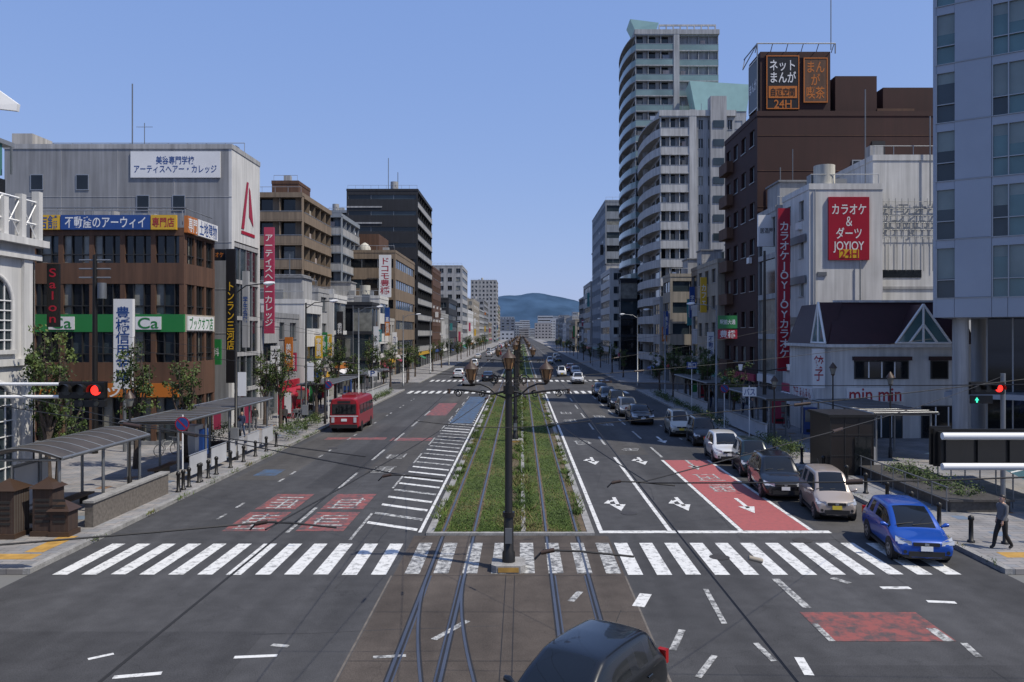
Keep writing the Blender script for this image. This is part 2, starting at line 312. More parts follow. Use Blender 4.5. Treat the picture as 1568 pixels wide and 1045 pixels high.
for y0,y1 in ((23.2,98),(112,900)):
    b=B('sidewalk'); b.box('p',-21.7,-14.52,y0,y1,-.02,.135,PAVE); b.done(single=True); curb_strip(-14.3,y0,y1,-1)
    b=B('sidewalk'); b.box('p',14.32,22.5,y0,y1,-.02,.135,PAVE); b.done(single=True); curb_strip(14.1,y0,y1,1)
b=B('plaza_pavement'); b.box('p',22.5,60,27,60,-.02,.135,PAVE); b.done(single=True)
b=B('plaza_pavement'); b.box('p',-60,-21.7,23.2,49,-.02,.135,PAVE); b.done(single=True)
for (x0,x1,y0,y1) in ((-19,-14.9,24.2,24.8),(-15.6,-15.0,25,27),(14.9,19.5,24.4,25.0)):
    sheet('tactile_paving',x0,x1,y0,y1,.139,TACT)
BLT=M('tile_blue',(.12,.16,.22),.8,var=.15); RST=M('tile_rust',(.2,.12,.07),.8)
for i in range(16):
    for sx in (-1,1): sheet('pavement_inlay',sx*16.4-.25,sx*16.4+.25,27+i*2.4,27.6+i*2.4,.139,BLT); sheet('pavement_inlay',sx*18.6-.25,sx*18.6+.25,28+i*2.4,28.6+i*2.4,.139,RST)
def median(y0,y1):
    b=B('tram_median_grass'); b.box('turf',-3.05,2.3,y0+.2,y1-.2,-.02,.06,GRASSM); b.done(single=True)
    b=B('median_kerb')
    for x0,x1 in ((-3.3,-3.05),(2.3,2.55)): b.box('k',x0,x1,y0,y1,-.02,.09,KERB)
    b.box('k',-3.05,2.3,y0,y0+.2,-.02,.085,KERB); b.done(single=True)
    b=B('median_centre_strip'); b.box('k',-.62,-.12,y0+.3,y1-.3,.0,.075,SOIL); b.box('k2',.0,.16,y0+.3,y1-.3,.0,.085,KERB); b.done()
    b=B('soil_edge'); b.box('k',2.05,2.299,y0+.3,y1-.3,.0,.068,SOIL); b.done(single=True)
median(27.6,93); median(125,520)
sheet('tram_track_paving',-3.7,3.0,-10,27.55,.004,TRK)
sheet('tram_track_paving',-3.7,3.0,93.1,124.9,.004,TRK)
for x in (-3.75,3.0): sheet('track_edge_seam',x-.02,x+.03,-10,23,.007,M('seam',(.12,.105,.09),.9,var=.3,scale=3))
b=B('tram_rails')
for c in (-2.17,1.41):
    for s in (-.535,.535):
        x=c+s
        b.box('rail_head',x-.035,x+.035,-10,27.5,0,.012,RAILM); b.box('rail_head',x-.035,x+.035,27.8,92.8,0,.10,RAILM); b.box('rail_head',x-.035,x+.035,92.9,124.9,0,.012,RAILM); b.box('rail_head',x-.035,x+.035,125,500,0,.10,RAILM)
        i=-1 if s>0 else 1
        b.box('flangeway',x+i*.06-.022,x+i*.06+.022,-10,27.5,0,.008,BLACK); b.box('guard',x+i*.11-.02,x+i*.11+.02,-10,23,0,.011,RAILM); b.box('flangeway',x-i*.055-.018,x-i*.055+.018,-10,27.5,0,.0075,BLACK)
        b.box('rail_bed',x-.11,x-.04,27.8,92.8,0,.066,SOIL); b.box('rail_bed',x+.04,x+.11,27.8,92.8,0,.066,SOIL)
for off in (-.535,.535):
    pts=[]
    for i in range(30):
        t=i/29; y=22.8-t*22; s=t*t*(3-2*t); x=-2.17+off+s*3.0; pts.append((x,y,.0))
    for i in range(29):
        a,c=pts[i],pts[i+1]; b.poly('crossover_rail',[(a[0]-.03,a[1],.013),(a[0]+.03,a[1],.013),(c[0]+.03,c[1],.013),(c[0]-.03,c[1],.013)],RAILM); b.poly('crossover_groove',[(a[0]+.03,a[1],.0125),(a[0]+.07,a[1],.0125),(c[0]+.07,c[1],.0125),(c[0]+.03,c[1],.0125)],BLACK)
b.done()
b=B('paving_joints')
for i in range(9):
    y=2+i*3; b.poly('j',[(-3.7,y,.0075),(3,y,.0075),(3,y+.02,.0075),(-3.7,y+.02,.0075)],BLACK)
for x in (-.45,-.2): b.poly('j',[(x,0,.0078),(x+.02,0,.0078),(x+.02,23,.0078),(x,23,.0078)],BLACK)
b.done(single=True)
# ------------------------------------------------------------ markings
mk=B('road_markings'); ZM=.0095
def rect(x0,x1,y0,y1,m=PW,z=ZM): mk.poly('m',[(x0,y0,z),(x1,y0,z),(x1,y1,z),(x0,y1,z)],m)
def crossw(x0,x1,y0,y1,p=.84,m=PW):
    x=x0
    while x+.4<x1: rect(x,x+.44,y0+R.uniform(-.03,.03),y1,m); x+=p
crossw(-13.6,-3.7,23.1,26.5); crossw(-3.4,3.0,23.2,26.6,.84,PWW); crossw(3.1,13.4,23.1,26.6)
crossw(-13.4,-3.7,93,97); crossw(3,13.2,93,97); crossw(-13.4,13.2,116,120)
rect(2.75,10.9,27.9,28.25)
rect(2.74,2.9,28.25,92); rect(5.2,5.36,28.25,45); rect(7.72,7.88,28.25,44)
for i in range(12):
    y=50+i*8; 
    if y<90 or y>122: rect(5.2,5.34,y,y+4,PWW)
for i in range(60):
    y=45+i*8
    if y<90 or y>122: rect(7.9,8.04,y,y+4,PWW); rect(-8.3,-8.16,y-17,y-13,PWW)
for i in range(40):
    y=30+i*7.5
    if y<90 or y>122: rect(-11.5,-11.38,y,y+.9,PWW); rect(-11.5,-11.38,y+2,y+2.9,PWW); rect(10.55,10.67,y+15,y+15.9,PWW)
rect(-5.85,-5.75,27,31,PWW); rect(-3.62,-3.5,28,92)
for i in range(8): rect(-5.85,-5.75,36+i*7,39.5+i*7,PWW)
y=28.2
while y<80:
    mk.poly('m',[(-5.7,y+1.15,ZM),(-5.7,y+1.48,ZM),(-3.7,y+.35,ZM),(-3.7,y,ZM)],PW if R.random()<.4 else PWW); y+=1.55
Z2=.0065
rect(7.9,10.3,28.3,44,PR,Z2); rect(10.25,10.4,28.3,44)
def arrow(x,y,turn=0,L=3.2,m=PW,flip=1,z=ZM+.003):
    f=-flip
    mk.poly('m',[(x-.08,y,z),(x+.08,y,z),(x+.08,y+f*(L-.9),z),(x-.08,y+f*(L-.9),z)],m)
    mk.poly('m',[(x-.33,y+f*(L-1.2),z),(x+.33,y+f*(L-1.2),z),(x,y+f*L,z)],m)
    if turn:
        t=turn; mk.poly('m',[(x,y+f*.4,z+.001),(x+t*.32,y+f*.8,z+.001),(x+t*.32,y+f*1.05,z+.001),(x,y+f*.7,z+.001)],m); mk.poly('m',[(x+t*.28,y+f*.55,z+.002),(x+t*.55,y+f*1.25,z+.002),(x+t*.28,y+f*1.3,z+.002)],m)
arrow(3.95,34,-1,2.6); arrow(6.6,34,-1,2.6); arrow(3.95,45,-1,2.6); arrow(6.6,45,-1,2.6); arrow(9.1,33.8,0,2.8); arrow(9.1,44,0,m=PWW); arrow(9.2,54,0)
def glyph(x,y,wd,ln,m=PW):
    n=5
    for i in range(n):
        if R.random()<.9: yy=y+ln*(i+.2)/n; rect(x-wd/2*R.uniform(.5,1),x+wd/2*R.uniform(.5,1),yy,yy+ln/n*.3,m,ZM+.001)
    for xx in (-wd*.33,0,wd*.33):
        if R.random()<.8: rect(x+xx-.05,x+xx+.05,y+R.uniform(0,ln*.3),y+ln*R.uniform(.6,1),m,ZM+.0018)
for yy in (35.2,37.8): glyph(9.1,yy,1.3,1.9,PWW)
for x0,x1 in ((-10.6,-9.0),(-8.0,-6.3)):
    rect(x0,x1,28.2,31.2,PRW,Z2); rect(x0,x1,31.7,34.7,PRW,Z2)
    for yy in (28.4,31.8): glyph((x0+x1)/2,yy,1.3,2.5,PWW)
rect(-13,-9,52.5,53.6,PRW,Z2); rect(-8.6,-5.9,52,53.4,PRW,Z2); rect(-8.2,-6.4,68,80,PRW,Z2); rect(-5.6,-3.8,62,88,PB,.0125); rect(-13.2,-12.1,39.2,41,PB,Z2)
for yy in (40,44.5): glyph(-7.1,yy,1.3,2.0,PWW)
for yy in (47,60,66): glyph(6.6,yy,1.2,2.2,PWW); glyph(3.95,yy+3,1.2,2.2,PWW)
rect(7.0,9.9,18.1,20,PRW,Z2); rect(7.0,7.15,18.1,19.2,PWW); rect(9.6,9.85,18.1,18.9,PWW)
def seg(x0,y0,x1,y1,w=.16,m=PWW,z=ZM):
    d=Vector((x1-x0,y1-y0,0)).normalized(); p=Vector((-d.y,d.x,0))*w/2
    mk.poly('m',[(x0+p.x,y0+p.y,z),(x0-p.x,y0-p.y,z),(x1-p.x,y1-p.y,z),(x1+p.x,y1+p.y,z)],m)
seg(3.0,20.4,3.35,21.4,.32,PW); seg(3.35,17.6,3.8,18.8); seg(3.6,16.2,4.2,17.3,.14); seg(4.9,19.2,5.05,21.8,.14); seg(5.4,17,5.3,18,.14); seg(7.3,20.3,7.25,22.7,.22)
seg(9.9,21.9,10.7,21.9,.22,PW); seg(10.6,20.8,11.3,20.7,.18,PW); seg(8.9,22.8,9.2,22.3,.2); seg(9.9,17.2,10.0,18.0); seg(5.9,16.3,6.0,17.2,.2,PW)
seg(-6.2,17.2,-5.3,17.3,.14,PW); seg(-5.6,17.9,-5.2,17.8,.15); seg(-9.3,17.1,-8.9,17.4,.12,PW); seg(-8.3,16.2,-7.4,16.4,.16,PW); seg(-3.2,17.2,-2.5,17.3,.14,PWW); seg(-2.0,18.2,-1.3,19.4); seg(1.3,20.8,1.6,21.6,.18)
mk.done(single=True)
b=B('manhole_cover')
for (x,y) in ((-11.5,48.5),(6.2,24.9),(9.5,26.9),(4.2,31)):
    b.poly('m',[(x+.32*math.cos(a*math.pi/8),y+.32*math.sin(a*math.pi/8),.0125) for a in range(16)],M('iron',(.06,.055,.05),.6,.4))
b.done(single=True)
b=B('tar_seams')
for k in range(36):
    x=R.uniform(-13,13); y=R.uniform(13,70)
    if -4<x<3.2: continue
    d=R.choice([(.02,1),(1,.1),(.05,1)]); L=R.uniform(2,9); px,py=x,y
    for i in range(int(L/.7)):
        nx=px+d[0]*.7+R.uniform(-.08,.08); ny=py+d[1]*.7+R.uniform(-.05,.05)
        q=Vector((ny-py,px-nx,0)).normalized()*.012
        b.poly('s',[(px-q.x,py-q.y,.0045),(px+q.x,py+q.y,.0045),(nx+q.x,ny+q.y,.0045),(nx-q.x,ny-q.y,.0045)],ASPHD if R.random()<.6 else BLACK); px,py=nx,ny
b.done(single=True)
# ------------------------------------------------------------ grass blades
def scatter_blades(name,N,fx,hmin,hmax,wd,cols,z):
    rng=np.random.default_rng(3)
    pts=fx(rng,N); n=len(pts)
    ang=rng.uniform(0,2*np.pi,n); h=rng.uniform(hmin,hmax,n); lean=rng.normal(0,.8,(n,2))*h[:,None]
    dx=np.cos(ang)*wd; dy=np.sin(ang)*wd
    v=np.zeros((n,3,3)); v[:,0,0]=pts[:,0]-dx; v[:,0,1]=pts[:,1]-dy; v[:,1,0]=pts[:,0]+dx; v[:,1,1]=pts[:,1]+dy; v[:,2,0]=pts[:,0]+lean[:,0]; v[:,2,1]=pts[:,1]+lean[:,1]
    v[:,:2,2]=z; v[:,2,2]=z+h
    me=bpy.data.meshes.new(name); me.from_pydata(v.reshape(-1,3).tolist(),[],[(3*i,3*i+1,3*i+2) for i in range(n)])
    for c in cols: me.materials.append(c)
    f=np.sin(pts[:,0]*2.1+np.sin(pts[:,1]*.9)*2)+np.sin(pts[:,1]*.7+pts[:,0])+rng.normal(0,.8,n); idx=np.clip(((f+2)/4*len(cols)).astype(int),0,len(cols)-1)
    me.polygons.foreach_set('material_index',idx.tolist()); me.update()
    o=bpy.data.objects.new(name,me); COL.objects.link(o); return o
G=[M('blade_dark',(.035,.065,.010),.9),M('blade_mid',(.06,.10,.015),.9),M('blade_bright',(.085,.13,.02),.9),M('blade_dry',(.14,.12,.045),.9)]
def fx(rng,N):
    x=rng.uniform(-3.05,2.1,N); y=27.8+ (rng.uniform(0,1,N)**1.7)*60
    keep=np.ones(N,bool)
    for c in (-2.705,-1.635,.875,1.945): keep&=np.abs(x-c)>.09
    keep&=(x<-.02)|(x>.18)
    return np.stack([x[keep],y[keep]],1)
scatter_blades('grass',80000,fx,.02,.06,.022,G,.055)
def fw(rng,N):
    k=N//40; cx=rng.choice([-.37,-.15,2.25,-3.1,.25],k)+rng.normal(0,.06,k); cy=rng.uniform(28,90,k)
    x=np.repeat(cx,40)+rng.normal(0,.1,k*40); y=np.repeat(cy,40)+rng.normal(0,.18,k*40); return np.stack([x,y],1)
scatter_blades('weeds',11000,fw,.08,.3,.025,G,.06)
def fk(rng,N):
    k=N//30; cx=np.where(rng.uniform(0,1,k)<.5,-14.35,14.2)+rng.normal(0,.04,k); cy=rng.uniform(20,70,k)
    x=np.repeat(cx,30)+rng.normal(0,.08,k*30); y=np.repeat(cy,30)+rng.normal(0,.25,k*30); return np.stack([x,y],1)
scatter_blades('kerb_weeds',2600,fk,.05,.16,.02,G,.1)
# ------------------------------------------------------------ trees
BARK=M('bark',(.07,.052,.04),.9,var=.3,scale=6); LV=[M('leaf_dark',(.025,.045,.010),.7),M('leaf_mid',(.05,.085,.015),.7),M('leaf_light',(.09,.125,.025),.7)]
def leaf_arrays(rng,centers,rad,per,size):
    n=len(centers)*per; c=np.repeat(np.array(centers),per,0); r=np.repeat(np.array(rad),per)
    p=c+rng.normal(0,.5,(n,3))*r[:,None]
    a=rng.normal(0,1,(n,3)); a/=np.linalg.norm(a,axis=1)[:,None]; q=rng.normal(0,1,(n,3)); q=np.cross(a,q); q/=np.linalg.norm(q,axis=1)[:,None]
    s=rng.uniform(.6,1.3,n)[:,None]*size
    v=np.stack([p-a*s,p+q*s*.55,p+a*s,p-q*s*.55],1); return v.reshape(-1,3),n
def tree_mesh(seed,h=6.5,spread=1.1,nl=7,dens=1.0,clr=2.0):
    rr=random.Random(seed); rng=np.random.default_rng(seed); b=B('t'); 
    b.tube('t',[(0,0,0),(.03,.02,clr*.5),(0,.05,clr),(.04,0,h*.55)],[.17,.13,.11,.06],BARK,7)
    C=[];Rd=[]
    for i in range(nl):
        a=2*math.pi*i/nl+rr.uniform(-.4,.4); s=rr.uniform(.5,1)*spread; z0=clr*rr.uniform(.75,1.5); hh=h*rr.uniform(.72,1.02)
        p=[Vector((0,0,z0)),Vector((math.cos(a)*s*.6,math.sin(a)*s*.6,z0+(hh-z0)*.3)),Vector((math.cos(a)*s,math.sin(a)*s,z0+(hh-z0)*.62)),Vector((math.cos(a)*s*1.0+rr.uniform(-.2,.2),math.sin(a)*s,hh))]
        b.tube('t',p,[.075,.055,.04,.015],BARK,5,False)
        for k in range(8):
            t=rr.uniform(.25,1)*3; j=min(int(t),2); q=p[j].lerp(p[j+1],t-j); off=Vector((rr.gauss(0,.22),rr.gauss(0,.22),rr.gauss(0,.15)))
            b.tube('t',[q,q+off],[.02,.008],BARK,4,False)
            C.append(q+off); Rd.append(rr.uniform(.16,.36))
    p=b.parts['t']; v,n=leaf_arrays(rng,[tuple(c) for c in C],Rd,int(40*dens),.08)
    k=len(p['v']); V=p['v']+v.tolist(); Fc=p['f']+[(k+4*i,k+4*i+1,k+4*i+2,k+4*i+3) for i in range(n)]
    per=n//len(C); cm=[rr.choice([1,1,2,2,3]) for _ in C]; mi=p['m']+[ (cm[i//per] if rr.random()<.75 else rr.choice([1,2,3])) for i in range(n)]
    me=bpy.data.meshes.new('street_tree'); me.from_pydata(V,[],Fc)
    for m in [BARK]+LV: me.materials.append(m)
    me.polygons.foreach_set('material_index',mi); me.update(); return me
TM=[tree_mesh(s,h,sp,nl,d) for s,h,sp,nl,d in ((1,6.6,.75,6,1.1),(2,5.8,.65,5,1),(3,7.2,.85,7,1.2),(4,5.8,1.2,8,1.5))]
def tree(x,y,k,s=1,name='street_tree'):
    o=bpy.data.objects.new(name,TM[k]); COL.objects.link(o); o.location=(x,y,.13); o.rotation_euler=(0,0,R.uniform(0,6.28)); o.scale=(s,s,s*R.uniform(.92,1.08))
for (x,y,k,s) in ((-20.3,34.2,2,1.0),(-19.6,40.5,0,.95),(-17.9,42.5,1,1.0),(-20.6,35.4,3,.8),(-19.3,60,0,.9)): tree(x,y,k,s)
for i in range(10):
    tree(-16.4+R.uniform(-1,.5),58+i*7.5+R.uniform(-1.5,1.5),i%4,R.uniform(.8,1.02)); 
for i in range(13): tree(-16,143+i*18+R.uniform(-4,4),i%3,R.uniform(.8,1)); tree(16,122+i*20+R.uniform(-4,4),(i+1)%3,R.uniform(.7,.9))
for i in range(5): tree(16.6+R.uniform(-.5,.5),62+i*8.5+R.uniform(-1.5,1.5),[3,0,1,2][i%4],R.uniform(.75,.95))
for (x,y) in ((18.8,80),(18.2,88)): tree(x,y,3,.85)
def hedge(name,x0,x1,y0,y1,z0,z1,per=260):
    rng=np.random.default_rng(int(abs(x0*7+y0*3))+1); vol=(x1-x0)*(y1-y0); nc=max(4,int(vol*5))
    C=np.stack([rng.uniform(x0,x1,nc),rng.uniform(y0,y1,nc),rng.uniform(z0+(z1-z0)*.4,z1,nc)],1); v,n=leaf_arrays(rng,C,np.full(nc,.3),min(per,70),.05)
    me=bpy.data.meshes.new(name); me.from_pydata(v.tolist(),[],[(4*i,4*i+1,4*i+2,4*i+3) for i in range(n)])
    for m in LV: me.materials.append(m)
    me.polygons.foreach_set('material_index',rng.choice([0,1,1,2],n).tolist()); o=bpy.data.objects.new(name,me); COL.objects.link(o); return o
hedge('hedge',-15.9,-14.7,50.5,55.5,.1,1.0); hedge('hedge',-15.9,-14.8,58,61,.1,.9); hedge('hedge',16.9,18.4,31,38,.3,.85); hedge('hedge',14.6,15.6,43,50,.1,.8); hedge('hedge',-.6,-.1,60,92,.1,.5); hedge('hedge',-.9,.3,126,300,.1,.8,20)
hedge('hedge',14.6,15.4,58,90,.1,.6,40); hedge('hedge',-15.3,-14.7,64,92,.1,.6,40); hedge('shrub',-19.2,-18.4,49,51,.1,1.3)
# ============================================================ LEFT BUILDINGS
XW=-22.1; YE=36.2
b=B('arched_white_building',(-30,28,0)); b.box('walls',-45,XW,12,YE,0,10.9,W_WHITE)
b.box('cornice',-45.2,XW+.25,11.8,YE+.15,10.3,10.55,W_WHITE); b.box('cornice',-45.4,XW+.5,11.6,YE+.3,10.9,11.2,W_WHITE); b.box('string_course',-45,XW+.15,12,YE+.08,5.6,5.9,W_WHITE)
F=Fleft(XW,12)
for (ac,zb,zs,r) in ((21.2,6.3,8.2,1.3),(16.9,6.3,8.2,1.3),(21.2,.6,3.6,1.4),(16.9,.6,3.6,1.4)):
    xx=XW+.02
    pts=[(xx,12+ac-r,zb),(xx,12+ac+r,zb)]+[(xx,12+ac+r*math.cos(t*math.pi/14),zs+r*math.sin(t*math.pi/14)) for t in range(15)]
    b.poly('glass',pts,GL2)
    arc=[(XW+.08,12+ac-r,zb)]+[(XW+.08,12+ac-r*math.cos(t*math.pi/14),zs+r*math.sin(t*math.pi/14)) for t in range(15)]+[(XW+.08,12+ac+r,zb)]
    b.tube('arch_trim',arc,.11,W_WHITE,6); b.fbox('sill',F,ac-r-.2,ac+r+.2,zb-.18,zb,.003,.2,W_WHITE)
    for k in range(1,5): a=ac-r+2*r*k/5; b.fbox('muntin',F,a-.025,a+.025,zb,zs+r*.75,.03,.07,WHITEP)
    for k in range(1,6): z=zb+(zs-zb)*k/4.5; b.fbox('muntin',F,ac-r+.05,ac+r-.05,z-.025,z+.025,.075,.09,WHITEP)
for a in (23.5,19.05,14.6): b.fbox('pilaster',F,a-.3,a+.3,0,10.3,.003,.15,W_WHITE)
xb_=XW+.2
for k in range(18):
    y=14.4+k*1.2; b.tube('roof_balustrade',[(xb_,y,11.2),(xb_,y,12.9)],.045,WHITEP,5,False); b.tube('roof_balustrade',[(xb_,y,11.2),(xb_,y+1.2,12.9)],.03,WHITEP,4,False); b.tube('roof_balustrade',[(xb_,y+1.2,11.2),(xb_,y,12.9)],.03,WHITEP,4,False)
for z in (11.9,12.9): b.tube('roof_balustrade',[(xb_,13.4,z),(xb_,36,z)],.05,WHITEP,5)
for k in range(4): b.box('finial',xb_-.16,xb_+.16,35.9-k*1.2,36.2-k*1.2,11.2,13.4-.3*k,W_WHITE)
b.box('roof_machinery',-27,-23,28,35,11,14.0,METAL); b.box('roof_machinery',-26,-23.0,31,35.3,14.0,15.4,M('turq_machine',(.05,.16,.15),.6)); b.box('roof_machinery',-27,-22.9,32,36,15.4,15.6,FR)
for k in range(6): b.box('roof_machinery',-22.95,-22.8,29+k*1.1,29.7+k*1.1,11.6,13.8,DARKM); b.tube('pipes',[(-22.9+.1*k,30+k,14),(-22.9+.1*k,30+k,16.2-.2*k)],.05,METAL,5)
b.poly('roof_sign_fin',[(-22.6,32.9,17.6),(-22.6,32.9,16.4),(-21.3,33.6,16.4),(-21.25,33.6,16.7),(-22.0,33.2,17.3),(-22.6,33.1,17.6),(-22.6,33.1,16.4),(-21.3,33.8,16.4),(-21.25,33.8,16.7),(-22.0,33.4,17.3)],WHITEP,[(0,1,2,3,4),(5,6,7,8,9),(0,4,9,5),(4,3,8,9),(1,2,7,6),(2,3,8,7)])
b.tube('mast',[(-22.4,33,11.2),(-22.4,33,16.5)],.1,WHITEP,8)
b.tube('drainpipe',[(XW+.1,35.9,0),(XW+.1,35.9,10.2)],.06,DARKM,6)
b.sign(Fcam(XW+.2,36.6),.1,.65,7.3,10.2,-.15,0,DARKM,'Salon',SRED,True)
b.done()
x0,x1,y0,y1=-30.6,-21,49.6,54.6
b=B('office_building',(-26,52,0)); b.box('core',x0,x1-T,y0+T,y1,0,13.4,W_BROWN)
for F,wd,nb in ((Fcam(x0,y0),x1-x0,5),(Fleft(x1,y0+T),y1-y0-T,3)):
    for z0,z1,mm in ((0.0,.3,W_GREY),(3.0,5.2,W_BROWN),(7.1,8.2,SGREEN if F[1].x>0 else W_BEIGE),(10.1,11.4,W_BROWN),(13.1,13.6,W_BROWN)):
        b.fbox('spandrel',F,0,wd,z0,z1,-T,0,mm)
    for z0,z1 in ((.3,3),(5.2,7.1),(8.2,10.1),(11.4,13.1)):
        for i in range(nb+1): a=min(max(i*wd/nb-.15,0),wd-.3); b.fbox('pier',F,a,a+.3,z0,z1,-T,-.02,W_BROWN)
        for i in range(nb*3):
            a0=i*wd/(nb*3); b.fquad('glass',F,a0,a0+wd/(nb*3),z0,z1,-T+.02,R.choice([GL1,GL1,GL1,GL2,GL3]) ); b.fbox('frames',F,a0,a0+.05,z0,z1,-T+.03,-.06,FRD)
        b.fbox('frames',F,0,wd,z0+.5,z0+.56,-T+.03,-.07,FRD)
F=Fcam(x0,y0)
b.sign(F,.5,2.0,13.45,14.35,.01,.25,SYEL,'店舗',SBLUE,pad=.06); b.sign(F,2.05,7.6,13.45,14.35,.01,.25,SBLUE,'不動産のアーウィイ',SWHT,pad=.05); b.sign(F,7.65,9.2,13.45,14.35,.01,.25,SYEL,'専門店',SRED,pad=.06)
b.sign(Fleft(x1,y0),.0,1.5,13.3,14.35,.01,.25,SORA,'専門',SWHT,pad=.06); b.sign(Fleft(x1,y0),1.6,4.9,13.3,14.35,.01,.25,SWHT,'土地建物',SBLUE,pad=.06)
for a0 in (1.2,6.6): b.sign(F,a0,a0+1.6,7.25,8.05,.01,.06,SWHT,'Ca',SGREEN,pad=.1)
b.sign(Fleft(x1,y0),.4,4.6,7.2,8.1,.01,.1,SWHT,'ブックオフ店',SGREEN,pad=.05)
b.sign(F,.2,9.3,3.05,3.9,.01,.15,SORA,'ショップ',SWHT,pad=.02); roof_clutter(b,x0,x1,y0,y1,13.5,5,False)
for z in (14.9,): 
    for k in range(9): b.tube('roof_frame',[(x0+.3+k*1.15,y0+.4,13.5),(x0+.3+k*1.15,y0+.4,z)],.04,METAL,4,False)
    b.tube('roof_frame',[(x0,y0+.4,z),(x1,y0+.4,z)],.04,METAL,4); b.tube('roof_frame',[(x1-.2,y0+.4,z),(x1-.2,y1,z)],.04,METAL,4)
b.done()
b=B('vertical_sign',(-23,46,0)); F=Fcam(-23.55,46); b.tube('post',[(-23,46.2,0),(-23,46.2,9)],.1,METAL,8); b.sign(F,0,1.1,3.8,9.0,-.3,0,SWHT,'豊橋信用金庫',SBLUE,True,pad=.12); b.done()
building('shop_building',-50,-31.2,46,60,12,'L',W_GREY,'punched','blank',clut=4)
x0,x1,y0,y1=-37.5,-21,57.8,64
b=B('college_building',(-28,61,0)); b.box('core',x0,x1-T,y0,y1,0,20.4,W_GREY)
F=Fcam(x0,y0); FL=Fleft(x1,y0)
b.fbox('walls',FL,0,6.2,13.8,20.4,-T,0,W_WHITE); b.fbox('walls',FL,0,.5,0,13.8,-T,0,W_WHITE); b.fbox('walls',FL,5.9,6.2,0,13.8,-T,0,W_WHITE)
for f in range(5):
    z=.2+f*2.7
    for i in range(4): b.fquad('glass',FL,.5+i*1.35,.5+(i+1)*1.35,z,z+2.4,-.15,R.choice([GL1,GL2])); b.fbox('frames',FL,.5+i*1.35,.57+i*1.35,z,z+2.4,-.14,-.05,FR)
    b.fbox('walls',FL,.5,5.9,z+2.4,z+2.7,-T,-.02,W_LTG)
for (a,z) in ((1.9,17.4),(5.2,17.4),(9.6,15.9),(5.2,12.6),(12.2,15.9)):
    b.fbox('window_frame',F,a,a+.95,z,z+1.15,.003,.05,FR); b.fquad('glass',F,a+.06,a+.89,z+.06,z+1.09,.055,GL1)
for z in (7,10.2,13.6,16.9): b.fbox('joint_band',F,0,16.5,z,z+.05,.002,.02,W_LTG)
for a in (4.1,8.2,12.3): b.fbox('joint_band',F,a,a+.04,13.7,20.3,.0015,.015,W_LTG)
b.sign(F,9.2,15.7,18.3,20.2,.01,.1,SWHT,'美容専門学校\nアーティスヘアー・カレッジ',SBLUE,pad=.04)
for pts in ([(1.9,14.9),(2.5,14.9),(3.5,18.6),(3.1,18.6)],[(3.6,16.0),(4.6,15.3),(3.9,18.0),(3.6,18.3)],[(1.9,14.5),(4.9,14.5),(4.9,14.75),(1.9,14.75)]):
    b.poly('logo',[(x1+.04,y0+a,z) for a,z in pts],SRED)
b.box('parapet',x0-.05,x1+.05,y0-.05,y0+.25,20.4,20.75,W_LTG); b.box('parapet',x1-.2,x1+.05,y0+.25,y1,20.4,20.75,W_LTG)
roof_clutter(b,x0,x1,y0+3,y1,20.4,2,False); b.tube('antenna',[(-28.8,59,20.4),(-28.8,59,25.5)],.05,METAL,5); b.tube('antenna',[(-27.9,59,20.4),(-27.9,59,22.6)],.03,METAL,5); b.tube('antenna',[(-28.5,59,22.3),(-27.3,59,22.3)],.02,METAL,5)
b.box('roof_hut',-37.4,-35.9,58.5,61,20.4,21.7,W_OFF)
for k,(X,Y,z0,z1,bgm,tx,tm,wd) in enumerate(((-20.9,56.4,3.5,13.0,SBLK,'トンラン三河店',SYEL,.65),(-20.1,57.4,6.0,11.5,W_LTG,'学生会館',SBLUE,.45),(-20.8,64.4,7,15.6,SPINK,'アーティスヘアーカレッジ',SWHT,.8))):
    FF=Fcam(X,Y); b.sign(FF,0,wd,z0,z1,-.25,0,bgm,tx,tm,True,pad=.1)
b.sign(Fcam(-22.5,56.6),0,1.5,12.2,13.0,-.2,0,SBLK,'カラオケ',SORA); b.sign(Fcam(-22.3,56.2),0,1.1,4.8,6.6,-.2,0,SGREEN,'歯科',SWHT)
b.done()
building('apartment_building',-37.5,-28.6,104,120,25,'L',W_TAN,'balcony','balcony',fh=3,nwc=3,rail=W_TAN,clut=1,roofbox=False,pv=False)
building('apartment_building',-33.8,-30.2,108,114,27.3,'L',W_BROWN,'blank','blank',clut=1,roofbox=False,pv=False)
building('apartment_building',-35.5,-28,124,138,25.3,'L',W_BLUEG,'balcony','balcony',fh=2.9,nwc=2,rail=W_LTG,clut=1,roofbox=False,pv=False)
building('apartment_building',-50,-36,140,158,28,'L',W_LTG,'balcony','balcony',fh=2.9,nwc=4,rail=W_BLUEG,roofbox=False,pv=False)
building('apartment_building',-46,-38,190,205,36,'L',W_BLUEG,'balcony','balcony',fh=2.9,nwc=3,rail=W_LTG,pv=False)
fl=[(64.4,69,7.6,W_LTG,-21,-30,'punched','ribbon'),(69.2,77,8.4,W_GREY,-21.5,-32,'blank','punched'),(77.2,84,9.9,W_WHITE,-21,-27,'blank','ribbon'),(84.4,89,11.4,W_LTG,-21.5,-31,'punched','punched'),(89.2,96,11.0,W_WHITE,-21,-29,'punched','curtain'),
 (98,104,8,W_OFF,-24,-30,'punched','punched'),(112,118,11,W_DARK,-21,-29,'curtain','curtain'),(118.2,126,12.2,W_WHITE,-21,-30,'punched','ribbon'),(126.2,132,9,W_OFF,-21,-30,'punched','punched')]
for (a,c,h,wm,xf,xb,cs,ss) in fl: building('shop_building',xb,xf,a,c,h,'L',wm,cs,ss,clut=4,roofbox=R.random()<.5)
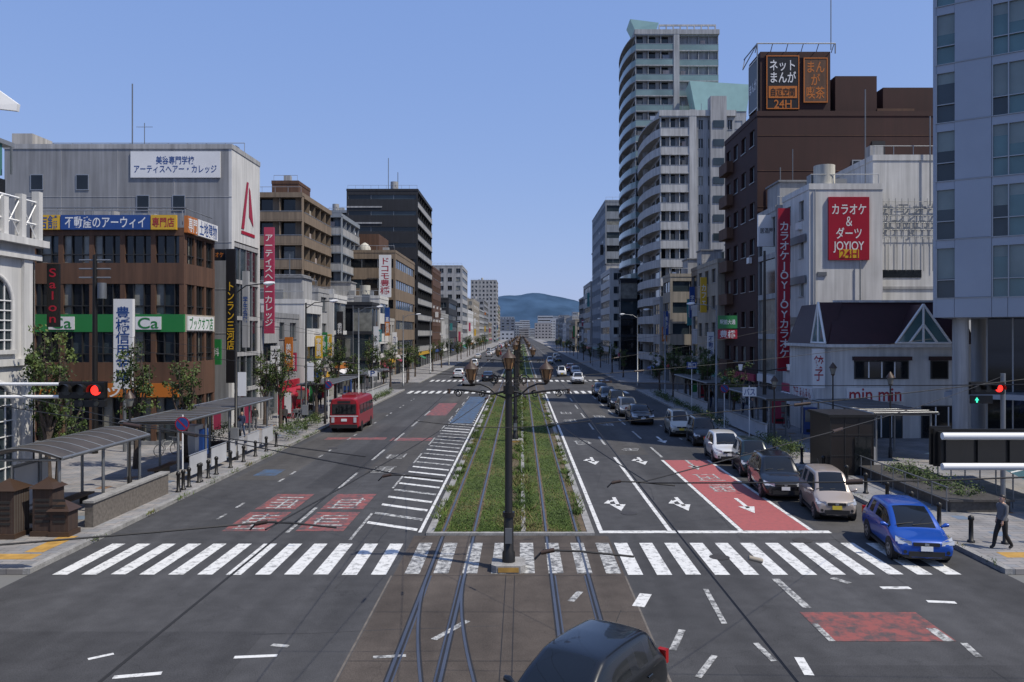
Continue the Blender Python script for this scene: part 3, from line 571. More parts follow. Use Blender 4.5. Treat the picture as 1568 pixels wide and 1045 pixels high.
b=building('office_building',-37.5,-21,133,157,20.5,'L',W_TAN,'ribbon','ribbon',fh=3.4,clut=4,ret=True,pv=False,roofbox=False)
b.box('penthouse',-34,-25,140,150,20.5,24.5,W_BROWN)
for x in (-33.5,-26.5):
    b.tube('roof_dome',[(x,135,20.6),(x,135,21.5),(x,135,22.1),(x,135,22.4)],[1.0,1.0,.6,.1],W_CREAM,14)
b.sign(Fcam(-23.7,131.6),.2,2.2,13,20,-.3,0,SWHT,'ドコモ豊橋',SRED,True); b.tube('sign_post',[(-22.5,132,11),(-22.5,132,13)],.1,METAL,6); b.done()
b=building('hotel_tower',-35.5,-21,162,188,36,'L',W_DARK,'ribbon','balcony',fh=3.3,clut=1,ret=True,pv=False,nws=7,rail=W_LTG,nwc=3,sill=1.6,wh=.9,roofbox=False)
b.tube('antenna',[(-28,168,36),(-28,168,44)],.08,METAL,5); b.tube('antenna',[(-26,168,36),(-26,168,41)],.08,METAL,5)
F=Fcam(-35.5,162)
for f in range(1,11): b.fbox('white_band',F,0,7.2,f*3.27-.1,f*3.27+.2,.004,.12,W_LTG)
b.done()
fl2=[(189,208,22.6,W_BROWN,-21,-31),(209,230,12,W_LTG,-21,-31),(231,262,17,W_DARK,-21,-30),(264,283,10,W_OFF,-21,-31),(285,312,31,W_LTG,-21,-33),(314,350,16,W_WHITE,-21,-33),(352,400,22,W_BEIGE,-21,-36),(402,450,19,W_LTG,-21,-33),(452,510,26,W_GREY,-21,-36),(520,570,14,W_BEIGE,-21,-33),(600,640,47,W_LTG,-18.5,-38),(650,720,24,W_GREY,-21,-38),(730,800,33,W_BEIGE,-21,-40)]
for (a,c,h,wm,xf,xb) in fl2: building('city_building',xb,xf,a,c,h,'L',wm,'punched',R.choice(['ribbon','punched','balcony']),clut=3,roofbox=False)
# ============================================================ RIGHT BUILDINGS
o=V2(23.3,45); u=Vector((.81,-.586,0)).normalized(); n=Vector((u.y,-u.x,0)); F=(o,u,n)
PANEL=M('alu_panel',(.27,.30,.35),.4,.2,var=.06,scale=.4)
b=B('glass_tower',(28,46,0)); b.fbox('core',F,0,12,7.9,40,-12,-.25,PANEL)
CURT=M('blind_grey',(.16,.2,.2),.3)
for f in range(10):
    z=9.0+f*3.28
    for (a0,a1,g) in ((0.12,1.05,1),(1.05,2.85,0),(2.85,3.6,1),(3.6,5.4,1),(5.4,7.2,0),(7.2,9,1),(9,12,0)):
        if f==0: b.fbox('panel',F,a0,a1-.02,7.9,8.98,-.25,0,PANEL); continue
        if g:
            b.fquad('glass',F,a0,a1,z-3.28,z-.5,-.15,R.choice([GLT,GLT,GL2])); b.fbox('panel',F,a0,a1,z-.5,z-.04,-.25,-.02,PANEL); b.fbox('mullion',F,a0,a0+.06,z-3.28,z-.5,-.14,.02,FR); b.fbox('mullion',F,a0+.06,a1,z-2.3,z-2.25,-.14,0,FR)
            b.fquad('glass',F,a0+.06,a1,z-R.choice([1.1,1.6,2.2]),z-.5,-.145,CURT)
        else: b.fbox('panel',F,a0+.01,a1-.02,z-3.26,z-.04,-.25,0,PANEL)
    b.fbox('floor_line',F,-.02,12,z-.04,z,-.25,.04,FR)
b.fbox('edge',F,-.02,.12,7.9,40,-12.2,.03,PANEL)
for (a,d) in ((1.2,-1.2),(5.5,-1.2),(1.6,-6),(9.5,-1.2)):
    q=o+u*a+n*d; b.tube('column',[(q.x,q.y,0),(q.x,q.y,7.9)],.42,W_LTG,18)
b.fbox('lobby_glass',F,2.2,12,.1,7.9,-4.2,-4,GL1); b.fbox('lobby_canopy',F,0.3,12,3.3,3.6,-4,-1.7,PANEL)
for i in range(8): b.fbox('lobby_frame',F,2.2+i*1.3,2.28+i*1.3,.1,7.9,-4,-3.9,FR)
b.done()
ROOFR=M('roof_maroon',(.030,.007,.009),.55,var=.15,scale=2)
x0,x1,y0,y1=20.3,29.5,52.2,60.2
b=B('restaurant_building',(25,56,0)); b.box('walls',x0,x1,y0,y1,0,6.1,W_WHITE)
b.box('eave',x0-.35,x1+.35,y0-.35,y1+.2,6.1,6.3,W_WHITE)
b.poly('roof',[(x0-.2,y0-.2,6.3),(x1+.2,y0-.2,6.3),(x1+.2,y1,6.3),(x0-.2,y1,6.3),(x0+.9,y0+1.6,9.1),(x1,y0+1.6,9.1),(x1,y1,9.1),(x0+.9,y1,9.1)],ROOFR,[(0,1,5,4),(1,2,6,5),(2,3,7,6),(3,0,4,7),(4,5,6,7)])
b.box('ridge_cap',x0+.8,x1+.1,y0+1.5,y0+1.75,9.1,9.25,W_WHITE)
gx0,gx1=24.4,28.0; gz=8.9; gy=y0-.3; gm=(gx0+gx1)/2
b.poly('gable',[(gx0,gy,6.3),(gx1,gy,6.3),(gm,gy,gz)],GLT); b.poly('gable_roof',[(gx0,gy,6.3),(gm,gy,gz),(gm,gy+2.2,gz),(gx0,gy+.3,6.3)],ROOFR); b.poly('gable_roof',[(gx1,gy,6.3),(gm,gy,gz),(gm,gy+2.2,gz),(gx1,gy+.3,6.3)],ROOFR)
for p in (((gx0,gy-.03,6.35),(gm,gy-.03,gz)),((gx1,gy-.03,6.35),(gm,gy-.03,gz)),((gx0,gy-.03,6.38),(gx1,gy-.03,6.38)),((gm,gy-.03,6.4),(gm,gy-.03,gz)),((gm-.9,gy-.03,6.4),(gm,gy-.03,7.6)),((gm+.9,gy-.03,6.4),(gm,gy-.03,7.6))): b.tube('gable_frame',p,.08,WHITEP,6)
gy0,gy1=y0+.1,y0+2.6; gx=x0-.3; gm=(gy0+gy1)/2
b.poly('gable',[(gx,gy0,6.3),(gx,gy1,6.3),(gx,gm,9.1)],GLT); b.poly('gable_roof',[(gx,gy0,6.3),(gx,gm,9.1),(gx+1.6,gm,9.1),(gx+.3,gy0,6.3)],ROOFR); b.poly('gable_roof',[(gx,gy1,6.3),(gx,gm,9.1),(gx+1.6,gm,9.1),(gx+.3,gy1,6.3)],ROOFR)
for p in (((gx-.03,gy0,6.35),(gx-.03,gm,9.1)),((gx-.03,gy1,6.35),(gx-.03,gm,9.1)),((gx-.03,gy0,6.38),(gx-.03,gy1,6.38)),((gx-.03,gm,6.38),(gx-.03,gm,9.1))): b.tube('gable_frame',p,.08,WHITEP,6)
F=Fcam(x0,y0)
def win(F,a0,a1,z0,z1,nm=2,trim=True,g=GL1):
    b.fbox('window_frame',F,a0-.08,a1+.08,z0-.08,z1+.08,.003,.06,FRD); b.fquad('glass',F,a0,a1,z0,z1,.064,g)
    for i in range(1,nm): a=a0+(a1-a0)*i/nm; b.fbox('mullion',F,a-.04,a+.04,z0,z1,.066,.1,WHITEP)
    if trim: b.fbox('window_hood',F,a0-.2,a1+.2,z1+.1,z1+.35,.01,.3,ROOFR)
win(F,1.6,5.0,4.1,5.15,4); win(F,6.6,7.6,4.1,5.15,1)
b.sign(F,1.0,4.7,2.55,3.45,.01,.15,SWHT,'min min',SRED,pad=.04); win(F,2.6,4.6,.2,1.9,3,False,GL2); win(F,6,8.5,.2,2.2,3,False)
b.sign(Fright(x0,y1),1,5,2.4,3.2,.01,.15,SWHT,'餃子 みんみん',SRED,pad=.05); b.sign(Fcam(x0-1.0,y0+.5),0,.8,3.4,6.0,-.2,0,SWHT,'餃子',SRED,True)
b.done()
b=building('karaoke_building',22,27.6,60.8,67,18,'R',W_WHITE,'blank','punched',fh=3.2,clut=2,ret=True,nws=2,sww=.35,pv=False,roofbox=False)
F=Fcam(22,60.8); b.sign(F,1.4,4.5,12.6,17.4,.01,.2,SRED,'カラオケ\n＆\nダーツ\nJOYJOY\n ',SWHT,pad=.08); b.sign(F,2.2,3.7,12.75,13.4,.205,.215,SYEL,'24H',SRED,pad=.05)
b.sign(Fcam(20.5,63.5),0,.95,4,17,-.3,0,SRED,'カラオケJOYJOYカラオケ',SWHT,True,pad=.12)
b.tube('drainpipe',[(22.4,60.7,0),(22.4,60.7,18)],.06,FR,6); b.fbox('vent',F,.6,1.3,11.4,11.7,.003,.1,METAL)
b.tube('drainpipe',[(25.8,60.6,9.5),(25.8,60.6,12.5)],.05,METAL,6)
for z in (4.5,7.7,10.9,14.1): b.fbox('roof_grille',Fright(21.9,66.5),.5,5.2,z,z+.6,0,.08,METAL)
b.done()
b=building('annex_building',27.65,42,62.6,75,20.6,'R',W_WHITE,'blank','blank',clut=3,ret=True,pv=False)
F=Fcam(27.65,62.6); b.text(F,.5,5.4,14.8,17.2,.15,'カラオケ\nJOYJOY',METAL); b.fbox('slit_window',F,.3,3.8,11.4,12.0,.005,.05,GL1); b.fbox('band',F,0,14,10.5,10.7,.003,.08,W_LTG)
for k in range(12): b.tube('pipe',[(27.85+k*.5,62.45,14.4),(27.85+k*.5,62.45,17.6)],.02,METAL,4,False)
for k in range(6): b.tube('pipe',[(27.8,62.45,14.6+k*.55),(33.5,62.45,14.6+k*.55)],.02,METAL,4,False)
for k in range(8): b.tube('pipe',[(28.1+k*.7,62.5,11.9),(28.1+k*.7,62.5,14.4)],.025,METAL,4,False)
b.done()
b=building('shop_building',21.5,30,67.2,72.3,17.4,'R',W_LTG,'blank','curtain',clut=2,ret=True,pv=False); b.sign(Fcam(20.4,68.5),0,1.4,14.5,17.2,-.3,0,SWHT,'居酒屋',SBLK,False); b.done()
b=building('department_building',21.5,38.5,72.5,84,26.8,'R',W_MAROON,'blank','punched',fh=3.3,clut=0,ret=True,nws=4,pv=False)
b.box('penthouse',28.8,32.6,73,79,26.8,30.6,W_MAROON); b.box('penthouse',33.4,38.4,73.5,80,26.8,29.7,W_MAROON); b.box('penthouse',32.6,36,72.9,74,26.8,27.6,W_BROWN)
F=Fcam(21.5,72.5)
for z in (8.6,11.9,15.2,18.5,21.8,25): b.fbox('panel_joint',F,0,17,z,z+.05,.002,.03,W_BROWN)
b.fbox('window_frame',F,8.6,9.6,22,22.8,.003,.08,FR); b.fquad('glass',F,8.7,9.5,22.1,22.7,.09,GL1)
b.fbox('louver',F,10.4,11.6,20.5,24.5,.003,.1,W_DARK)
b.box('billboard_core',21.9,28.3,72.9,76.5,26.8,32.8,W_MAROON)
FB=Fcam(21.9,72.9); b.sign(FB,.5,3.5,27.5,32.4,.01,.15,SBLK,'',SWHT,border=SORA)
b.text(FB,.8,3.2,29.9,32.0,.18,'ネット\nまんが',SWHT); b.fbox('sign_stripe',FB,.7,3.3,28.5,29.6,.16,.19,SORA); b.text(FB,.9,3.1,28.6,29.5,.21,'自遊空間',SBLK); b.text(FB,1.2,2.8,27.6,28.35,.18,'24H',SORA)
b.sign(FB,3.9,6.1,28.1,32.2,.01,.15,W_BROWN,'まん\nが\n喫茶',SORA,pad=.12,border=SORA)
b.sign(Fright(21.9,76.5),.4,3.2,27.8,32.4,.01,.15,SBLK,'まんが',SWHT,border=WHITEP)
for (p,q) in (((21.5,72.5,33.4),(28.6,72.5,33.4)),((21.5,72.5,33.4),(21.5,76.8,33.4)),((21.5,72.5,26.9),(21.5,72.5,33.4)),((28.6,72.5,32.5),(28.6,72.5,33.4))): b.tube('billboard_frame',[p,q],.06,METAL,5)
for k in range(6): b.tube('billboard_frame',[(21.5+k*1.4,72.5,33.4),(21.5+k*1.4,73.2,32.8)],.04,METAL,4)
b.tube('billboard_frame',[(21.5,72.5,33.4),(20.6,74,31.5)],.05,METAL,5); b.tube('billboard_frame',[(21.5,76.5,33.4),(20.6,74,31.5)],.05,METAL,5)
b.tube('antenna',[(28.4,73,33),(28.4,73,39.5)],.05,METAL,5)
b.tube('antenna',[(23.4,71.9,17),(23.4,71.9,22)],.06,METAL,5); b.tube('antenna',[(26.8,62,18),(26.8,62,26)],.05,METAL,5); b.tube('antenna',[(32,62.3,17),(32,62.3,24)],.05,METAL,5)
for f in range(1,8): b.fbox('balcony_rail',Fright(21.5,84),.2,3.4,f*3.35-.1,f*3.35+1.0,.02,.7,W_BROWN)
b.done()
building('shop_building',20.8,30,84.3,94,14.5,'R',W_BEIGE,'punched','punched',clut=3)
building('shop_building',21,32,94.2,98,10,'R',W_LTG,'punched','ribbon',clut=3)
building('apartment_building',30.5,38,94,106,25.5,'R',W_DARK,'balcony','blank',fh=3,clut=2,nwc=3,rail=GLT,pv=False)
building('shop_building',21,29,112.2,118,15,'R',W_BEIGE,'ribbon','ribbon',clut=4)
building('shop_building',20.6,30,118.2,124,12,'R',W_LTG,'punched','ribbon',clut=3)
building('shop_building',23.5,27.5,104,110,15.5,'R',W_TAN,'ribbon','ribbon',clut=3)
APW=wallm('apartment_white',(.46,.46,.455)); APG=wallm('apartment_grey',(.33,.34,.35))
def apt(name,x0,x1,y0,y1,h,nf,split,railm,side_w,wm):
    b=B(name,((x0+x1)/2,(y0+y1)/2,0)); b.box('core',x0+1.4,x1,y0+1.02,y1,0,h,APG); fh=h/nf
    xs=x0+(x1-x0)*split
    facade(b,Fcam(x0+1.4,y0),xs-x0-1.4,0,h,fh,'balcony',wm,nw=3,shop=False,rail=railm); b.box('corner_pier',xs,xs+1.1,y0-.12,y0+1,0,h+1,wm)
    facade(b,(V2(xs+1.1,y0+.35),V2(1,0),V2(0,-1)),x1-xs-1.1,0,h,fh,side_w,APG,nw=4,ww=.45,shop=False,rail=GRAIL)
    F=Fright(x0+1.4,y1)
    for f in range(nf):
        z=f*fh
        pts=[(x0+1.4,y0+.2)]+[(x0+1.4-1.5*math.sin(math.pi*k/12)**.6,y0+.2+(y1-y0-.4)*k/12) for k in range(1,12)]+[(x0+1.4,y1-.2)]
        for zz0,zz1,m in ((z+fh-.22,z+fh,wm),(z+fh,z+fh+1.05,railm if f<nf-1 else None)):
            if m is None: continue
            k=len(pts); V=[(p[0],p[1],zz0) for p in pts]+[(p[0],p[1],zz1) for p in pts]
            Fc=[(i,i+1,k+i+1,k+i) for i in range(k-1)]
            if zz1==z+fh: Fc+= [tuple(range(k)),tuple(range(k,2*k))]
            b.poly('balcony',V,m,Fc)
        for i in range(5): 
            a0=.4+i*(y1-y0)/5; b.fquad('glass',F,a0,a0+(y1-y0)/5*.7,z+.05,z+2.2,.02,R.choice(GLS))
        b.fbox('divider',F,(y1-y0)/2-.08,(y1-y0)/2+.08,z,z+fh-.22,.0,1.1,wm)
    b.box('parapet',x0+1.2,x1+.1,y0-.15,y1,h,h+.9,wm); return b
b=apt('apartment_tower',20.4,33.5,124.5,146,41,14,.45,APW,'punched',APW)
b.box('stair_core',29.5,32,124.0,126,0,44,W_LTG)
for k in range(14): b.box('stair_window',29.9,31.6,123.9,123.98,k*2.93+1.0,k*2.93+2.1,GL2)
for k in range(7): b.tube('antenna',[(22.5+k*1.5,126,41.9),(22.5+k*1.5,126,43.4)],.04,METAL,4,False)
b.done()
TQ=M('roof_turquoise',(.33,.52,.48),.5,var=.06)
b=B('turquoise_roof_building',(34,150,0)); b.box('walls',29.5,41.5,147,152.4,0,47,APG); b.poly('crown',[(32.2,146.9,48),(41.6,146.9,48),(41.6,152,48),(32.6,152,48),(31.0,146.5,53.5),(42.2,146.5,52.8),(42.2,152.2,52.8),(31.4,152.2,53.5)],TQ,[(0,1,5,4),(1,2,6,5),(2,3,7,6),(3,0,4,7),(4,5,6,7)])
b.box('crown_base',32.2,41.6,147,152,47,48,APG)
facade(b,Fcam(29.5,146.9),12,0,47,3.2,'punched',APG,nw=4,shop=False); b.done()
b=apt('apartment_tower',20.6,38,153,175,64.5,22,.50,GRAIL,'balcony',APG)
b.poly('crown',[(21.8,152.9,65.4),(26,152.9,65.4),(26,158,65.4),(21.8,158,65.4),(20.9,152.7,67.3),(26.4,152.7,66.6),(26.4,158.2,66.6),(20.9,158.2,67.3)],TQ,[(0,1,5,4),(1,2,6,5),(2,3,7,6),(3,0,4,7),(4,5,6,7)])
b.box('roof_frame',26.5,37.5,153.3,153.6,66.2,66.5,APW)
for k in range(9): b.box('roof_frame',26.5+k*1.35,26.7+k*1.35,153.3,153.6,65.4,66.2,APW)
b.done()
building('city_building',18.7,21.9,150.2,152.8,17,'R',W_DARK,'curtain','curtain',clut=0,pv=False)
building('city_building',19.6,30,176,196,21,'R',W_WHITE,'punched','ribbon',clut=3)
fr=[(180+17,233,39.6,W_BLUEG,20.8,28),(235,262,22,W_LTG,20.5,32),(264,290,19,W_GREY,21,35),(302,340,12,W_BEIGE,20.5,33),(342,390,14,W_LTG,22,36),(395,440,12,W_WHITE,23,36),(442,500,16,W_GREY,24,38),(510,560,13,W_BEIGE,26,40),(570,640,18,W_LTG,28,44),(650,740,16,W_GREY,32,50)]
for (a,c,h,wm,xf,xb) in fr: building('city_building',xf,xb,a,c,h,'R',wm,R.choice(['punched','ribbon']),R.choice(['ribbon','punched','balcony']),clut=3,roofbox=False)
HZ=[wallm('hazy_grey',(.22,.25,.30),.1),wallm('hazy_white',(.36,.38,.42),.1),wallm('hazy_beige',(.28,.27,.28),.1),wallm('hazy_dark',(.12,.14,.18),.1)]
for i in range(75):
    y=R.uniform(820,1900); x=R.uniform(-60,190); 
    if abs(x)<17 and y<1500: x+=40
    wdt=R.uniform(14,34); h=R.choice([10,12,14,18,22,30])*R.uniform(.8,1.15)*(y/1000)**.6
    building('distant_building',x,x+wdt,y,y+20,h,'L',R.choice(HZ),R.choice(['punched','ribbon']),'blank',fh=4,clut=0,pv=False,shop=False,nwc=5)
for i in range(26):
    y=90+i*22; 
    for s in (-1,1):
        x=s*R.uniform(42,70); building('city_building',x-7,x+7,y,y+14,R.uniform(9,18),'L' if s<0 else 'R',R.choice([W_LTG,W_WHITE,W_GREY,W_BEIGE,W_TAN]),'punched','punched',clut=2,pv=False,shop=False)
# mountain
nx,ny=140,24; V=[];Fc=[]
rg=random.Random(5); ph=[rg.uniform(0,6) for _ in range(12)]
for j in range(ny):
    for i in range(nx):
        x=-2600+i*40; y=4600+j*70; e=math.sin(math.pi*min(1,j/(ny*.55))*.5) if j<ny*.55 else math.cos((j-ny*.55)/(ny*.45)*math.pi*.5)
        h=178+112*math.exp(-((x-60)/370)**2)+sum(math.sin(x*.006*(k+1)+ph[k])*9/(k+1) for k in range(9))+sum(math.sin(y*.012*(k+1)+x*.008+ph[k])*9/(k+1) for k in range(5))
        V.append((x,y,max(0,h)*e-2))
for j in range(ny-1):
    for i in range(nx-1): a=j*nx+i; Fc.append((a,a+1,a+nx+1,a+nx))
b=B('mountain'); b.poly('m',V,M('mountain_forest_hazed',(.042,.078,.135),1,var=.3,scale=.006,spec=0),Fc,smooth=True); b.done(single=True)  # blue distance haze is baked into the slope's base colour
# ============================================================ TRAM POLES
def tram_pole(x,y,det=True):
    b=B('tram_pole_with_lanterns',(x,y,0)); sg=12 if det else 6
    if det:
        b.poly('island',[(x+ox,y+oy,z) for z in (0,.22) for ox,oy in ((-.5,-.35),(-.35,-.5),(.35,-.5),(.5,-.35),(.5,.35),(.35,.5),(-.35,.5),(-.5,.35))],KERB,[tuple(range(8,16))]+[(k,(k+1)%8,8+(k+1)%8,8+k) for k in range(8)])
        b.box('island_band',x-.3,x+.3,y-.515,y-.505,.04,.18,TACT)
    b.tube('shaft',[(x,y,0),(x,y,.5),(x,y,.55),(x,y,1.6),(x,y,1.65),(x,y,5.9)],[.2,.19,.15,.14,.115,.1],DARKM,sg); b.tube('collar',[(x,y,1.55),(x,y,1.7)],.18,DARKM,sg); b.tube('collar',[(x,y,5.2),(x,y,5.45)],.16,DARKM,sg)
    if det: b.box('inspection_plate',x-.1,x+.1,y-.21,y-.16,.8,1.25,METAL)
    def lantern(cx,z,s=1):
        b.tube('lantern_glass',[(cx,y,z),(cx,y,z+.32*s)],[.11*s,.19*s],M('lantern_glass',(.30,.16,.07),.3),6); b.tube('lantern_roof',[(cx,y,z+.33*s),(cx,y,z+.40*s),(cx,y,z+.5*s),(cx,y,z+.62*s)],[.25*s,.2*s,.07*s,.015],BROWNM,6); b.tube('lantern_base',[(cx,y,z-.12*s),(cx,y,z-.01)],[.04,.12*s],BROWNM,6)
        for k in range(6):
            a=k*math.pi/3; b.tube('lantern_frame',[(cx+.115*s*math.cos(a),y+.115*s*math.sin(a),z),(cx+.2*s*math.cos(a),y+.2*s*math.sin(a),z+.33*s)],.014,BROWNM,4,False)
    lantern(x,5.95,1.0)
    for s in (-1,1):
        lantern(x+s*1.12,5.62,1.0)
        b.tube('arm',[(x,y,5.3),(x+s*.5,y,5.2),(x+s*1.0,y,5.28),(x+s*1.45,y,5.32)],.035,DARKM,6)
        b.tube('arm',[(x,y,5.05),(x+s*.35,y,5.18),(x+s*.6,y,5.4),(x+s*.85,y,5.5),(x+s*1.12,y,5.5)],.03,DARKM,6)
        for (cx,cz,r0,dirn) in ((x+s*.45,5.62,.17,1),(x+s*1.5,5.22,.13,1),(x+s*.78,5.2,.12,-1)):
            pts=[]
            for k in range(20):
                a=k/19*4.2*math.pi*.8; r=r0*(1-k/24); pts.append((cx+s*r*math.cos(a)*dirn,y,cz+r*math.sin(a)))
            if det: b.tube('scroll',pts,.02,DARKM,5)
        b.tube('brace',[(x,y,5.6),(x+s*.3,y,5.75),(x+s*.45,y,5.45)],.022,DARKM,5)
        b.tube('insulator',[(x+s*1.78,y,5.22),(x+s*1.78,y,5.36)],.05,BROWNM,6); b.tube('registration_arm',[(x+s*1.4,y,5.3),(x+s*1.78,y,5.34)],.02,DARKM,5)
    b.done()
for i in range(13): tram_pole(-.37,23.7+i*27.5,i<3)
b=B('overhead_wires')
for c in (-2.15,1.41):
    for k in range(13):
        y0=23.7+(k-1)*27.5; 
        if k==0: y0=-4
        y1=23.7+k*27.5; pts=[(c,y0+(y1-y0)*t/8,5.3-.10*math.sin(math.pi*t/8)) for t in range(9)]; b.tube('contact_wire',pts,.010,BLACK,4,False)
spans=[((-.37,23.7,5.7),(-23,44,7)),((-.37,23.7,5.7),(-14.8,27,6.6)),((-.37,23.7,5.6),(15.5,30,6.8)),((-2.15,7,5.35),(-9,3,6)),((1.4,8.8,5.35),(9,6,6.3)),((-.37,23.7,5.6),(1.41,8.8,5.35)),((-.37,23.7,5.6),(-2.15,6.7,5.35)),((1.41,15,5.3),(16,14,7.2)),((-2.15,11,5.3),(-16,14,7)),((-15.5,43,7.5),(-.37,51.2,5.8)),((15.2,62,7.5),(-.37,51.2,5.8)),
 ((-.37,23.7,5.7),(9.4,10,6.4)),((-1.3,9.2,5.35),(-16.3,22,6.0)),((1.3,8.8,5.35),(18.15,30,5.4)),((-2.15,40,5.3),(-15.5,43.3,8.2)),((1.41,40,5.3),(15,45,7.4)),((-2.15,16,5.25),(1.41,16,5.25)),((-.37,23.7,5.5),(-2.15,35,5.3)),((-.37,23.7,5.5),(1.41,35,5.3))]
for (p,q) in spans:
    p=Vector(p);q=Vector(q); b.tube('span_wire',[p.lerp(q,t/8)-Vector((0,0,.14*math.sin(math.pi*t/8))) for t in range(9)],.008,BLACK,4,False)
    if (p-q).length>8:
        m=p.lerp(q,.25); m2=p.lerp(q,.27); b.tube('insulator',[m-Vector((0,0,.1)),m2-Vector((0,0,.1))],.03,BROWNM,6)
def pull(cx,y,s):
    b.tube('pull_off',[(cx-.35*s,y,5.3),(cx-.28*s,y,5.37),(cx,y,5.36),(cx+.4*s,y,5.32)],.009,BLACK,5); b.tube('insulator',[(cx-.3*s,y,5.35),(cx-.2*s,y,5.37)],.018,BROWNM,6)
pull(-2.0,6.9,1); pull(-1.3,9.2,1); pull(1.3,8.8,1); pull(.45,6,1)
b.tube('insulator',[(2.0,7.0,5.03),(2.12,7.0,5.0)],.022,W_BEIGE,8)
b.done()
# ============================================================ VEHICLES
WHEELR=M('wheel_alloy',(.3,.3,.31),.35,.7); LENS=M('headlamp_lens',(.5,.52,.55),.1,.2); TAIL=M('tail_lamp',(.3,.01,.01),.2); CARGL=M('car_glass',(.008,.010,.012),.04,spec=.6,var=.2); PLATE=M('plate_yellow',(.6,.45,.05),.5); PLW=M('plate_white',(.65,.65,.65),.5)
def paint(n,c): return M('car_paint_'+n,c,.3,.2,var=.02,coat=.7)
CP=dict(blue=paint('blue',(.006,.06,.33)),black=paint('black',(.005,.006,.007)),white=paint('white',(.58,.58,.57)),silver=paint('silver',(.33,.33,.33)),teal=paint('teal',(.008,.02,.022)),cream=paint('cream',(.42,.40,.34)),grey=paint('grey',(.09,.095,.10)),red=paint('red',(.25,.01,.015)),champ=paint('champagne',(.34,.29,.25)))
KIND={'hatch':(3.95,1.70,1.52,.16,.22,.42,.88,.955,.93,.30),'suv':(4.3,1.78,1.66,.17,.25,.40,.90,.96,1.02,.34),'kei':(3.4,1.48,1.70,.13,.18,.34,.93,.975,.98,.27),'van':(4.4,1.69,1.82,.10,.15,.33,.95,.985,1.02,.31),'sedan':(4.5,1.74,1.44,.18,.28,.43,.72,.85,.92,.31)}
CMC={}
